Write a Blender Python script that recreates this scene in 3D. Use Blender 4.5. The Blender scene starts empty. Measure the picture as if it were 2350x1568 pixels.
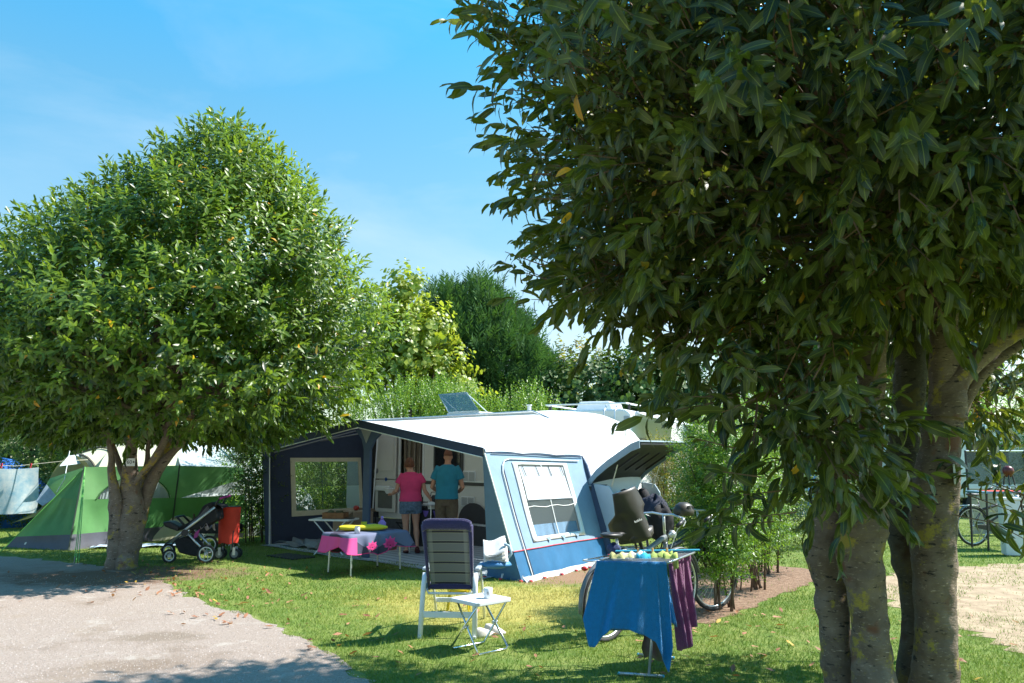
import bpy, math, random
import numpy as np
from mathutils import Vector, Matrix, noise as mnoise
random.seed(7); rng = np.random.default_rng(7)
PI = math.pi
S = bpy.context.scene; C = S.collection

# ---------------------------------------------------------------- camera, sky, sun
F = 1828.0; H = 1.65; PIT = math.atan(261/F)
cc, ss = math.cos(PIT), math.sin(PIT)
cam = bpy.data.cameras.new('camera'); camo = bpy.data.objects.new('camera', cam); C.objects.link(camo)
cam.lens = 36*F/2350; cam.sensor_width = 36; cam.clip_end = 3000; cam.clip_start = .05
camo.location = (0, 0, H); camo.rotation_euler = (PI/2+PIT, 0, 0)
S.camera = camo
SUN_EL = math.radians(49); SUN_AZ = math.radians(12)      # towards the sun: azimuth measured from +X to +Y
sd = Vector((math.cos(SUN_EL)*math.cos(SUN_AZ), math.cos(SUN_EL)*math.sin(SUN_AZ), math.sin(SUN_EL)))
wd = bpy.data.worlds.new('World'); S.world = wd; wd.use_nodes = True
nt = wd.node_tree; nt.nodes.clear()
sky = nt.nodes.new('ShaderNodeTexSky'); sky.sky_type = 'NISHITA'; sky.sun_disc = False
sky.sun_elevation = SUN_EL; sky.sun_rotation = math.atan2(sd.x, sd.y)
sky.air_density = 1.0; sky.dust_density = .5; sky.ozone_density = 2.2
mul = nt.nodes.new('ShaderNodeMix'); mul.data_type = 'RGBA'; mul.blend_type = 'MULTIPLY'; mul.inputs[0].default_value = 1
gc = nt.nodes.new('ShaderNodeTexCoord'); gz = nt.nodes.new('ShaderNodeSeparateXYZ'); gr_ = nt.nodes.new('ShaderNodeValToRGB')   # sky colour correction by height, all round the horizon
for i_, (p_, c_) in enumerate(((0, (.62, .64, .60)), (.15, (.66, .65, .58)), (.26, (.53, .68, .61)), (.40, (.40, .76, .72)), (.54, (.19, .87, .94)), (1, (.19, .78, .92)))):
    e_ = gr_.color_ramp.elements[i_] if i_ < 1 else (gr_.color_ramp.elements.new(p_) if i_ < 5 else gr_.color_ramp.elements[-1])
    e_.position = p_; e_.color = (*c_, 1)
nt.links.new(gc.outputs['Generated'], gz.inputs[0]); nt.links.new(gz.outputs[2], gr_.inputs[0]); nt.links.new(gr_.outputs[0], mul.inputs[7])
bg = nt.nodes.new('ShaderNodeBackground'); bg.inputs[1].default_value = .145
wo = nt.nodes.new('ShaderNodeOutputWorld')
cn = nt.nodes.new('ShaderNodeTexNoise'); cn.inputs['Scale'].default_value = 1.6; cn.inputs['Detail'].default_value = 7; cn.inputs['Roughness'].default_value = .55; cn.inputs['Distortion'].default_value = .8
cmp_ = nt.nodes.new('ShaderNodeMapping'); cmp_.inputs['Scale'].default_value = (1, 1, 3.2); nt.links.new(gc.outputs['Generated'], cmp_.inputs[0]); nt.links.new(cmp_.outputs[0], cn.inputs['Vector'])
crr = nt.nodes.new('ShaderNodeValToRGB'); crr.color_ramp.elements[0].position = .50; crr.color_ramp.elements[1].position = .85; crr.color_ramp.elements[1].color = (.30, .30, .30, 1); nt.links.new(cn.outputs['Fac'], crr.inputs[0])
cm0 = nt.nodes.new('ShaderNodeMix'); cm0.data_type = 'RGBA'; cm0.inputs[7].default_value = (3.3, 3.5, 3.6, 1); nt.links.new(crr.outputs[0], cm0.inputs[0]); nt.links.new(mul.outputs[2], cm0.inputs[6])
nt.links.new(sky.outputs[0], mul.inputs[6]); nt.links.new(cm0.outputs[2], bg.inputs[0]); nt.links.new(bg.outputs[0], wo.inputs[0])
sl = bpy.data.lights.new('sun', 'SUN'); sl.energy = 4.6; sl.angle = math.radians(.53); sl.color = (1, .955, .88)
so = bpy.data.objects.new('sun', sl); C.objects.link(so); so.rotation_euler = sd.to_track_quat('Z', 'Y').to_euler()
S.view_settings.view_transform = 'Standard'; S.view_settings.look = 'None'
S.view_settings.exposure = 1.30; S.view_settings.gamma = 1
S.render.engine = 'CYCLES'; S.cycles.max_bounces = 8; S.cycles.transparent_max_bounces = 12

# ---------------------------------------------------------------- measuring helpers
def ray(x, y):
    a = x-1175; b = 784-y
    return (a, cc*F-ss*b, ss*F+cc*b)
def G(x, y, z=0.0):
    r = ray(x, y); t = (z-H)/r[2]; return Vector((r[0]*t, r[1]*t, z))
def W(x, y, Y):
    r = ray(x, y); t = Y/r[1]; return Vector((r[0]*t, Y, H+r[2]*t))
def in_view(P, m=40):
    Z = P[:, 2]-H; d = cc*P[:, 1]+ss*Z; u = -ss*P[:, 1]+cc*Z; d = np.maximum(d, .01)
    x = 1175+F*P[:, 0]/d; y = 784-F*u/d
    return (x > -m) & (x < 2350+m) & (y > -m) & (y < 1568+m)
def R(a): return math.radians(a)

# ---------------------------------------------------------------- mesh builder
class MB:
    def __init__(s): s.v = []; s.f = []; s.m = []
    def add(s, vs, fs, m=0):
        b = len(s.v); s.v += [tuple(p) for p in vs]; s.f += [tuple(b+i for i in f) for f in fs]; s.m += [m]*len(fs); return s
    def box(s, c, d, rot=None, m=0):
        x, y, z = d[0]/2, d[1]/2, d[2]/2
        vs = [Vector(p) for p in ((-x,-y,-z),(x,-y,-z),(x,y,-z),(-x,y,-z),(-x,-y,z),(x,-y,z),(x,y,z),(-x,y,z))]
        if rot: M = Matrix.Rotation(rot[2], 3, 'Z') @ Matrix.Rotation(rot[1], 3, 'Y') @ Matrix.Rotation(rot[0], 3, 'X'); vs = [M @ p for p in vs]
        c = Vector(c); return s.add([p+c for p in vs], [(0,3,2,1),(4,5,6,7),(0,1,5,4),(1,2,6,5),(2,3,7,6),(3,0,4,7)], m)
    def tube(s, pts, r, seg=8, m=0, closed=False, flat=1.0):
        pts = [Vector(p) for p in pts]; n = len(pts)
        rs = [r]*n if isinstance(r, (int, float)) else list(r)
        t0 = (pts[1]-pts[0]).normalized(); up = Vector((0, 0, 1)) if abs(t0.z) < .9 else Vector((1, 0, 0))
        a = t0.cross(up).normalized(); vs = []
        for i in range(n):
            if closed: t = (pts[(i+1) % n]-pts[i-1])
            else: t = pts[min(i+1, n-1)]-pts[max(i-1, 0)]
            if t.length < 1e-9: t = t0
            t.normalize(); a = (a-t*a.dot(t))
            if a.length < 1e-6: a = t.orthogonal()
            a.normalize(); b = t.cross(a)
            for k in range(seg):
                q = 2*PI*k/seg; vs.append(pts[i]+a*(math.cos(q)*rs[i])+b*(math.sin(q)*rs[i]*flat))
        fs = []
        for i in range(n if closed else n-1):
            j = (i+1) % n
            for k in range(seg): l = (k+1) % seg; fs.append((i*seg+k, i*seg+l, j*seg+l, j*seg+k))
        if not closed: fs.append(tuple(range(seg))[::-1]); fs.append(tuple((n-1)*seg+k for k in range(seg)))
        return s.add(vs, fs, m)
    def rings(s, rings, m=0, cap=True):
        n = len(rings[0]); vs = [p for r in rings for p in r]; fs = []
        for i in range(len(rings)-1):
            for k in range(n): l = (k+1) % n; fs.append((i*n+k, i*n+l, (i+1)*n+l, (i+1)*n+k))
        if cap: fs.append(tuple(range(n))[::-1]); fs.append(tuple((len(rings)-1)*n+k for k in range(n)))
        return s.add(vs, fs, m)
    def loft(s, secs, seg=16, m=0):            # secs: (cx,cy,cz,rx,ry) horizontal ellipses
        return s.rings([[(c[0]+c[3]*math.cos(2*PI*k/seg), c[1]+c[4]*math.sin(2*PI*k/seg), c[2]) for k in range(seg)] for c in secs], m)
    def ell(s, c, r, seg=14, m=0):
        if isinstance(r, (int, float)): r = (r, r, r)
        return s.rings([[(c[0]+r[0]*math.sin(PI*i/8)*math.cos(2*PI*k/seg), c[1]+r[1]*math.sin(PI*i/8)*math.sin(2*PI*k/seg), c[2]-r[2]*math.cos(PI*i/8)) for k in range(seg)] for i in [.15,1,2,3,4,5,6,7,7.85]], m)
    def slab(s, pts, d, m=0):                   # polygon extruded by vector d
        pts = [Vector(p) for p in pts]; d = Vector(d); n = len(pts)
        return s.add(pts+[p+d for p in pts], [tuple(range(n))[::-1], tuple(range(n, 2*n))]+[(i, (i+1) % n, n+(i+1) % n, n+i) for i in range(n)], m)
    def grid(s, fn, nu, nv, m=0, skip=None):
        vs = [fn(i/nu, j/nv) for j in range(nv+1) for i in range(nu+1)]
        fs = [(j*(nu+1)+i, j*(nu+1)+i+1, (j+1)*(nu+1)+i+1, (j+1)*(nu+1)+i) for j in range(nv) for i in range(nu) if not (skip and skip((i+.5)/nu, (j+.5)/nv))]
        return s.add(vs, fs, m)
    def disc(s, c, n, r, h, seg=16, m=0):       # short cylinder centred on c along n
        n = Vector(n).normalized(); c = Vector(c); return s.tube([c-n*h/2, c+n*h/2], r, seg, m)
    def ring(s, c, n, r, t, seg=28, m=0, ts=6, flat=1.0):
        n = Vector(n).normalized(); a = n.orthogonal().normalized(); b = n.cross(a); c = Vector(c)
        return s.tube([c+a*(r*math.cos(2*PI*k/seg))+b*(r*math.sin(2*PI*k/seg)) for k in range(seg)], t, ts, m, closed=True, flat=flat)

def obj(name, mb, mats, parent=None, smooth=False, bevel=0, solid=0, sub=0, remesh=0, loc=None):
    me = bpy.data.meshes.new(name); me.from_pydata(mb.v, [], mb.f); me.update()
    if not isinstance(mats, (list, tuple)): mats = [mats]
    for m in mats: me.materials.append(m)
    if len(mats) > 1: me.polygons.foreach_set('material_index', mb.m)
    if smooth: me.polygons.foreach_set('use_smooth', [True]*len(me.polygons))
    o = bpy.data.objects.new(name, me); C.objects.link(o)
    if parent: o.parent = parent
    if loc: o.location = loc
    if solid: m = o.modifiers.new('t', 'SOLIDIFY'); m.thickness = solid; m.offset = 0
    if bevel: m = o.modifiers.new('b', 'BEVEL'); m.width = bevel; m.segments = 2; m.limit_method = 'ANGLE'
    if remesh:
        m = o.modifiers.new('r', 'REMESH'); m.mode = 'VOXEL'; m.voxel_size = remesh; m.use_smooth_shade = True
        m = o.modifiers.new('s', 'SMOOTH'); m.iterations = 3; m.factor = .5
    if sub: m = o.modifiers.new('s', 'SUBSURF'); m.levels = sub; m.render_levels = sub
    return o
def tag(o, label, cat, group=None, kind=None):
    o['label'] = label; o['category'] = cat
    if group: o['group'] = group
    if kind: o['kind'] = kind
    return o
def thing(name, label, cat, loc=(0, 0, 0), rz=0, group=None):
    o = bpy.data.objects.new(name, None); C.objects.link(o); o.location = loc; o.rotation_euler = (0, 0, rz); o.empty_display_size = .1
    return tag(o, label, cat, group)
def solo(name, label, cat, mb, mats, group=None, loc=(0, 0, 0), rz=0, **k):
    o = obj(name, mb, mats, **k); o.location = loc; o.rotation_euler = (0, 0, rz); return tag(o, label, cat, group)
def copy_tree(o, parent=None):
    c = o.copy(); C.objects.link(c); c.parent = parent
    for ch in [q for q in bpy.data.objects if q.parent == o and q != c]: copy_tree(ch, c)
    return c
def text(name, s, size, m, parent, loc, rot, depth=.0005):
    cu = bpy.data.curves.new('t', 'FONT'); cu.body = s; cu.size = size; cu.extrude = depth; cu.align_x = 'CENTER'; cu.align_y = 'CENTER'
    t = bpy.data.objects.new('t', cu); C.objects.link(t); bpy.context.view_layer.update()
    me = bpy.data.meshes.new_from_object(t.evaluated_get(bpy.context.evaluated_depsgraph_get())); bpy.data.objects.remove(t)
    me.materials.clear(); me.materials.append(m)
    o = bpy.data.objects.new(name, me); C.objects.link(o); o.parent = parent; o.location = loc; o.rotation_euler = rot; return o

# ---------------------------------------------------------------- materials
MATS = {}
def N(nt, t, **k):
    n = nt.nodes.new(t)
    for a, b in k.items(): setattr(n, a, b)
    return n
def mat(name, col, rough=.6, var=.12, scale=12, metal=0, bump=0, bscale=60, spec=.5, col2=None, transl=0, stretch=None, sheen=0):
    if name in MATS: return MATS[name]
    m = bpy.data.materials.new(name); m.use_nodes = True; nt = m.node_tree; L = nt.links.new
    p = nt.nodes['Principled BSDF']; out = nt.nodes['Material Output']
    p.inputs['Roughness'].default_value = rough; p.inputs['Metallic'].default_value = metal; p.inputs['Specular IOR Level'].default_value = spec
    if sheen: p.inputs['Sheen Weight'].default_value = sheen
    tc = N(nt, 'ShaderNodeTexCoord'); src = tc.outputs['Object']
    if stretch: mp = N(nt, 'ShaderNodeMapping'); mp.inputs['Scale'].default_value = stretch; L(src, mp.inputs[0]); src = mp.outputs[0]
    no = N(nt, 'ShaderNodeTexNoise'); no.inputs['Scale'].default_value = scale; no.inputs['Detail'].default_value = 5; no.inputs['Roughness'].default_value = .65; L(src, no.inputs['Vector'])
    cr = N(nt, 'ShaderNodeValToRGB'); cr.color_ramp.elements[0].position = .3; cr.color_ramp.elements[1].position = .7
    c1 = [c*(1-var) for c in col]; c2 = list(col2) if col2 else [min(1, c*(1+var)) for c in col]
    cr.color_ramp.elements[0].color = (*c1, 1); cr.color_ramp.elements[1].color = (*c2, 1)
    L(no.outputs['Fac'], cr.inputs[0]); L(cr.outputs[0], p.inputs['Base Color'])
    if bump:
        b = N(nt, 'ShaderNodeBump'); b.inputs['Strength'].default_value = bump; b.inputs['Distance'].default_value = .01
        n2 = N(nt, 'ShaderNodeTexNoise'); n2.inputs['Scale'].default_value = bscale; n2.inputs['Detail'].default_value = 4; L(src, n2.inputs['Vector'])
        L(n2.outputs['Fac'], b.inputs['Height']); L(b.outputs[0], p.inputs['Normal'])
    if transl:
        t = N(nt, 'ShaderNodeBsdfTranslucent'); L(cr.outputs[0], t.inputs[0]); mx = N(nt, 'ShaderNodeMixShader'); mx.inputs[0].default_value = transl
        L(p.outputs[0], mx.inputs[1]); L(t.outputs[0], mx.inputs[2]); L(mx.outputs[0], out.inputs[0])
    MATS[name] = m; return m
def glass(name, col, fac, rough=.05):
    if name in MATS: return MATS[name]
    m = bpy.data.materials.new(name); m.use_nodes = True; nt = m.node_tree; L = nt.links.new; nt.nodes.remove(nt.nodes['Principled BSDF'])
    out = nt.nodes['Material Output']; a = N(nt, 'ShaderNodeBsdfTransparent'); a.inputs[0].default_value = (.82, .86, .86, 1)
    b = N(nt, 'ShaderNodeBsdfPrincipled'); b.inputs['Base Color'].default_value = (*col, 1); b.inputs['Roughness'].default_value = rough
    x = N(nt, 'ShaderNodeMixShader'); x.inputs[0].default_value = fac; L(a.outputs[0], x.inputs[1]); L(b.outputs[0], x.inputs[2]); L(x.outputs[0], out.inputs[0])
    MATS[name] = m; return m
def leafmat(name, dark, light, back, transl=.25, rough=.35, rib=True, odd=(.55, .28, .02), oddcut=.985):
    m = bpy.data.materials.new(name); m.use_nodes = True; nt = m.node_tree; L = nt.links.new
    p = nt.nodes['Principled BSDF']; out = nt.nodes['Material Output']; p.inputs['Roughness'].default_value = rough; p.inputs['Specular IOR Level'].default_value = .5
    at = N(nt, 'ShaderNodeAttribute', attribute_name='tint')
    cr = N(nt, 'ShaderNodeValToRGB'); e = cr.color_ramp.elements; e[0].color = (*dark, 1); e[1].color = (*light, 1); e[1].position = oddcut-.01
    if odd: q = e.new(oddcut+.003); q.color = (*odd, 1)
    L(at.outputs['Fac'], cr.inputs[0]); col = cr.outputs[0]
    if rib:
        uv = N(nt, 'ShaderNodeUVMap'); sx = N(nt, 'ShaderNodeSeparateXYZ'); L(uv.outputs[0], sx.inputs[0])
        ab = N(nt, 'ShaderNodeMath', operation='ABSOLUTE'); L(sx.outputs[0], ab.inputs[0])
        lt = N(nt, 'ShaderNodeMath', operation='LESS_THAN'); lt.inputs[1].default_value = .09; L(ab.outputs[0], lt.inputs[0])
        # side veins
        wv = N(nt, 'ShaderNodeMath', operation='MULTIPLY_ADD'); wv.inputs[1].default_value = 9; L(sx.outputs[1], wv.inputs[0]); m3 = N(nt, 'ShaderNodeMath', operation='MULTIPLY'); m3.inputs[1].default_value = -2.2; L(ab.outputs[0], m3.inputs[0]); L(m3.outputs[0], wv.inputs[2])
        fr = N(nt, 'ShaderNodeMath', operation='FRACT'); L(wv.outputs[0], fr.inputs[0]); l2 = N(nt, 'ShaderNodeMath', operation='LESS_THAN'); l2.inputs[1].default_value = .12; L(fr.outputs[0], l2.inputs[0])
        l3 = N(nt, 'ShaderNodeMath', operation='MULTIPLY'); l3.inputs[1].default_value = .25; L(l2.outputs[0], l3.inputs[0])
        mxm = N(nt, 'ShaderNodeMath', operation='MAXIMUM'); L(lt.outputs[0], mxm.inputs[0]); L(l3.outputs[0], mxm.inputs[1])
        sc = N(nt, 'ShaderNodeMath', operation='MULTIPLY'); sc.inputs[1].default_value = .55; L(mxm.outputs[0], sc.inputs[0])
        mr = N(nt, 'ShaderNodeMix', data_type='RGBA'); mr.inputs[7].default_value = (*[min(1, c*1.9+.02) for c in light], 1); L(sc.outputs[0], mr.inputs[0]); L(col, mr.inputs[6]); col = mr.outputs[2]
    ge = N(nt, 'ShaderNodeNewGeometry'); mb_ = N(nt, 'ShaderNodeMix', data_type='RGBA', blend_type='MIX'); mb_.inputs[7].default_value = (*back, 1)
    bf = N(nt, 'ShaderNodeMath', operation='MULTIPLY'); bf.inputs[1].default_value = .5; L(ge.outputs['Backfacing'], bf.inputs[0]); L(bf.outputs[0], mb_.inputs[0]); L(col, mb_.inputs[6]); col = mb_.outputs[2]
    L(col, p.inputs['Base Color'])
    t = N(nt, 'ShaderNodeBsdfTranslucent'); br = N(nt, 'ShaderNodeMix', data_type='RGBA', blend_type='MULTIPLY'); br.inputs[0].default_value = 1; br.inputs[7].default_value = (2.6, 2.5, .9, 1); L(col, br.inputs[6]); L(br.outputs[2], t.inputs[0])
    mx = N(nt, 'ShaderNodeMixShader'); mx.inputs[0].default_value = transl; L(p.outputs[0], mx.inputs[1]); L(t.outputs[0], mx.inputs[2]); L(mx.outputs[0], out.inputs[0])
    return m
def bark(name, a, b, lichen, sc=1.0):
    m = bpy.data.materials.new(name); m.use_nodes = True; nt = m.node_tree; L = nt.links.new; p = nt.nodes['Principled BSDF']; p.inputs['Roughness'].default_value = .85
    tc = N(nt, 'ShaderNodeTexCoord')
    def noise(scale, det, st=(1, 1, 1), ro=.6):
        mp = N(nt, 'ShaderNodeMapping'); mp.inputs['Scale'].default_value = st; L(tc.outputs['Object'], mp.inputs[0])
        n = N(nt, 'ShaderNodeTexNoise'); n.inputs['Scale'].default_value = scale*sc; n.inputs['Detail'].default_value = det; n.inputs['Roughness'].default_value = ro; L(mp.outputs[0], n.inputs['Vector']); return n.outputs['Fac']
    def ramp(f, p0, p1, c0=(0, 0, 0, 1), c1=(1, 1, 1, 1)):
        r = N(nt, 'ShaderNodeValToRGB'); e = r.color_ramp.elements; e[0].position = p0; e[1].position = p1; e[0].color = c0; e[1].color = c1; L(f, r.inputs[0]); return r.outputs[0]
    def mix(f, x, y):
        q = N(nt, 'ShaderNodeMix', data_type='RGBA'); L(f, q.inputs[0])
        for s_, v in ((6, x), (7, y)):
            if isinstance(v, tuple): q.inputs[s_].default_value = (*v, 1)
            else: L(v, q.inputs[s_])
        return q.outputs[2]
    base = ramp(noise(7, 6), .3, .7, (*a, 1), (*b, 1))
    pale = mix(ramp(noise(28, 5, (1, 1, 3.2)), .60, .72), base, tuple(min(1, c*1.9+.03) for c in b))
    dark = mix(ramp(noise(13, 5, (1, 1, 2.6)), .60, .66), pale, (.025, .02, .016))
    red = mix(ramp(noise(3.2, 3), .60, .68), dark, (a[0]*1.35, a[1]*.85, a[2]*.7))
    li = mix(ramp(noise(5.0, 6, ro=.75), .555, .62), red, lichen)
    L(li, p.inputs['Base Color'])
    bu = N(nt, 'ShaderNodeBump'); bu.inputs['Strength'].default_value = .9; bu.inputs['Distance'].default_value = .012
    ad = N(nt, 'ShaderNodeMath', operation='ADD'); L(noise(28, 6, (1, 1, 3.2)), ad.inputs[0]); L(noise(6, 6), ad.inputs[1]); L(ad.outputs[0], bu.inputs['Height']); L(bu.outputs[0], p.inputs['Normal'])
    return m

white = mat('white_plastic', (.72, .74, .74), .45, .05)
alu = mat('aluminium', (.62, .64, .66), .35, .08, metal=.7)
wmetal = mat('white_painted_metal', (.70, .73, .76), .4, .05)
black = mat('black_plastic', (.022, .022, .025), .45, .2)
blackcloth = mat('black_fabric', (.02, .02, .024), .9, .3, bump=.4)
rubber = mat('rubber', (.03, .03, .03), .8, .2)
grey = mat('grey_plastic', (.22, .23, .24), .5, .1)
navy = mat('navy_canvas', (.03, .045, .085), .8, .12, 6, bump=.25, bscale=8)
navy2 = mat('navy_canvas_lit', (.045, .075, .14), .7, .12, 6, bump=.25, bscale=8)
lblue = mat('light_blue_canvas', (.19, .29, .39), .75, .10, 4, bump=.6, bscale=5)
mblue = mat('blue_pvc', (.025, .115, .235), .35, .15, 4, bump=.35, bscale=5)
roofm = mat('awning_roof', (.74, .76, .77), .55, .05, 3, bump=.2, bscale=4, transl=.12)
piping = mat('white_piping', (.75, .75, .72), .5, .05)
redpipe = mat('red_piping', (.55, .04, .06), .5, .1)
cream = mat('cream_canvas', (.60, .56, .40), .7, .08)
caravan_m = mat('caravan_shell', (.66, .65, .61), .35, .04, 3)
clear = glass('clear_pvc', (.25, .28, .28), .16, .08)
darkglass = glass('dark_glass', (.02, .022, .026), .92, .06)
skin = mat('skin', (.52, .27, .19), .55, .08)

# ---------------------------------------------------------------- foliage engine
def leaf_geo(L=1.0, Wd=.3, seg=4, droop=.25, fold=.25, wav=0.0, shape=None):
    V = []; UV = []; Fc = []
    xs = [i/seg for i in range(seg+1)]
    for i, t in enumerate(xs):
        w = (shape(t) if shape else math.sin(PI*min(1, t**.85))**.75)*Wd/2
        z = -droop*t*t*L; y = t*L*(1-.25*droop*t)
        if 0 < i < seg:
            k = wav*math.sin(7*t+1)
            V += [(-w, y, z+w*fold+k*w), (0, y, z), (w, y, z+w*fold-k*w)]; UV += [(-1, t), (0, t), (1, t)]
        else: V.append((0, y, z)); UV.append((0, t))
    Fc += [(0, 2, 1), (0, 3, 2)]
    for i in range(1, seg-1):
        a = 1+(i-1)*3; b = a+3
        Fc += [(a, a+1, b+1), (a, b+1, b), (a+1, a+2, b+2), (a+1, b+2, b+1)]
    a = 1+(seg-2)*3; e = a+3; Fc += [(a, a+1, e), (a+1, a+2, e)]
    return np.array(V, float), np.array(Fc), np.array(UV, float)
def rotz(v, up=None):
    """rotation matrices (N,3,3) taking Z to v, random roll"""
    v = v/np.linalg.norm(v, axis=1, keepdims=True); n = len(v)
    h = rng.normal(size=(n, 3)); a = np.cross(v, h); a /= np.linalg.norm(a, axis=1, keepdims=True); b = np.cross(v, a)
    return np.stack([a, b, v], axis=2)
def shoot(n, length, spread0, spread1, lsize, tipup=True):
    """leaf frames along a stem: (n,3,3) rotations (leaf +Y = outward), positions, scale"""
    Rl = []; P = []; Sc = []
    for i in range(n):
        t = (i+1)/n; az = i*2.4+random.uniform(-.3, .3); el = math.radians(spread1+(spread0-spread1)*t+random.uniform(-14, 14))  # angle from stem
        d = Vector((math.sin(el)*math.cos(az), math.sin(el)*math.sin(az), math.cos(el)))
        nrm = (Vector((0, 0, 1))-d*d.z); nrm = nrm.normalized() if nrm.length > .05 else Vector((math.cos(az), math.sin(az), 0)); x = d.cross(nrm).normalized(); nrm = x.cross(d)
        Rl.append(np.array([[x[k], d[k], nrm[k]] for k in range(3)])); P.append((0, 0, t*length)); Sc.append(lsize*random.uniform(.75, 1.15)*(1-.35*max(0, t-.8)/.2))
    return np.array(Rl), np.array(P), np.array(Sc)
def expand(shoots, pos, dirs, scale, tint, tvar=.35, sag=0.0):
    """place shoots -> leaf-level arrays"""
    Rs = rotz(dirs); Ms = []; Ps = []; Ts = []; k = rng.integers(0, len(shoots), len(pos))
    for q, (Rl, P, Sc) in enumerate(shoots):
        I = np.where(k == q)[0]
        if not len(I): continue
        M = np.einsum('nij,ljk->nlik', Rs[I], Rl)*(Sc[None, :, None, None]*scale[I][:, None, None, None])
        p = pos[I][:, None, :]+np.einsum('nij,lj->nli', Rs[I]*scale[I][:, None, None], P)
        T = tint[I][:, None]+rng.normal(0, tvar*.5, (len(I), len(Sc)))
        Ms.append(M.reshape(-1, 3, 3)); Ps.append(p.reshape(-1, 3)); Ts.append(T.ravel())
    M = np.concatenate(Ms); P = np.concatenate(Ps); T = np.clip(np.concatenate(Ts), 0, .95)
    if sag:
        # leaves hang: pull the leaf axis downwards by a random amount, keep frame orthonormal
        sc = np.linalg.norm(M[:, :, 1], axis=1); y = M[:, :, 1]/sc[:, None]; z = M[:, :, 2]/sc[:, None]
        y = y+np.array([0, 0, -1])*(sag*rng.random(len(y))**1.0)[:, None]; y /= np.linalg.norm(y, axis=1, keepdims=True)
        z = z-y*np.sum(y*z, 1)[:, None]; z /= np.linalg.norm(z, axis=1, keepdims=True)+1e-9; z[z[:, 2] < 0] *= -1; x = np.cross(y, z)
        M = np.stack([x, y, z], axis=2)*sc[:, None, None]
    T[rng.random(len(T)) < .006] = 1.0
    return M, P, T
def bake(name, vars_, M, P, T, m, parent=None, kind='stuff'):
    k = rng.integers(0, len(vars_), len(P)); VV = []; FF = []; UU = []; TT = []; base = 0
    for q, (V, Fc, UV) in enumerate(vars_):
        I = np.where(k == q)[0]
        if not len(I): continue
        v = np.einsum('nij,vj->nvi', M[I], V)+P[I][:, None, :]; nv = len(V)
        f = Fc[None]+(np.arange(len(I))*nv)[:, None, None]+base; base += len(I)*nv
        VV.append(v.reshape(-1, 3)); FF.append(f.reshape(-1, 3)); UU.append(np.tile(UV, (len(I), 1))); TT.append(np.repeat(T[I], nv))
    VV = np.concatenate(VV); FF = np.concatenate(FF); UU = np.concatenate(UU); TT = np.concatenate(TT)
    return raw_mesh(name, VV, FF, m, parent, kind, UU, TT)
def raw_mesh(name, VV, FF, m, parent=None, kind=None, UU=None, TT=None, smooth=True):
    me = bpy.data.meshes.new(name); me.vertices.add(len(VV)); me.vertices.foreach_set('co', VV.astype(np.float32).ravel())
    me.loops.add(FF.size); me.loops.foreach_set('vertex_index', FF.astype(np.int32).ravel())
    me.polygons.add(len(FF)); me.polygons.foreach_set('loop_start', np.arange(0, FF.size, 3, dtype=np.int32))
    me.update(calc_edges=True)
    if smooth: me.polygons.foreach_set('use_smooth', np.ones(len(FF), bool))
    if UU is not None: uv = me.uv_layers.new(name='uv'); uv.data.foreach_set('uv', UU[FF.ravel()].astype(np.float32).ravel())
    if TT is not None: a = me.attributes.new('tint', 'FLOAT', 'POINT'); a.data.foreach_set('value', TT.astype(np.float32))
    me.materials.append(m); o = bpy.data.objects.new(name, me); C.objects.link(o)
    if parent: o.parent = parent; o.matrix_parent_inverse = Matrix.Translation(-parent.location)
    if kind: o['kind'] = kind
    return o
def leaf_parts(vars_, M, P, T, m, parent, sel, name='leaf'):
    cache = {}
    for i in sel:
        key = (random.randrange(len(vars_)), 6 if T[i] > .97 else min(5, int(T[i]*6)))
        if key not in cache:
            V, Fc, UV = vars_[key[0]]; o = raw_mesh(name, V, Fc, m, None, None, UV, np.full(len(V), 1.0 if key[1] == 6 else (key[1]+.5)/6.3)); cache[key] = o.data; bpy.data.objects.remove(o)
        o = bpy.data.objects.new(name, cache[key]); C.objects.link(o); o.parent = parent
        A = Matrix([list(r) for r in M[i]]).to_4x4(); A.translation = Vector(P[i])-parent.location; o.matrix_local = A
def profile_pts(prof, n, cy, ratio, lo=.72, hi=1.02, power=1.0):
    prof = np.array(prof); zs = prof[:, 0]; z0, z1 = zs.min(), zs.max(); o = np.argsort(zs); prof = prof[o]
    P = []; D = []
    while len(P) < n:
        z = random.uniform(z0, z1); cx = np.interp(z, prof[:, 0], prof[:, 1]); rx = np.interp(z, prof[:, 0], prof[:, 2])
        if random.random() > rx/prof[:, 2].max(): continue
        slope = (np.interp(z+.1, prof[:, 0], prof[:, 2])-np.interp(z-.1, prof[:, 0], prof[:, 2]))/.2
        a = random.uniform(0, 2*PI); lump = 1+.07*math.sin(3*a+z*2.1)+.06*math.sin(5*a-z*3.3+1)+.05*math.sin(8*a+z*6)
        t = random.uniform(lo, hi)*lump; tt = 1-(1-random.random()**power)*0
        x = cx+rx*t*math.cos(a); y = cy+rx*ratio*t*math.sin(a)
        nz = max(-1.2, min(1.6, -slope)); P.append((x, y, z)); D.append((math.cos(a), math.sin(a)/ratio, nz))
    return np.array(P), np.array(D)
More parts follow.
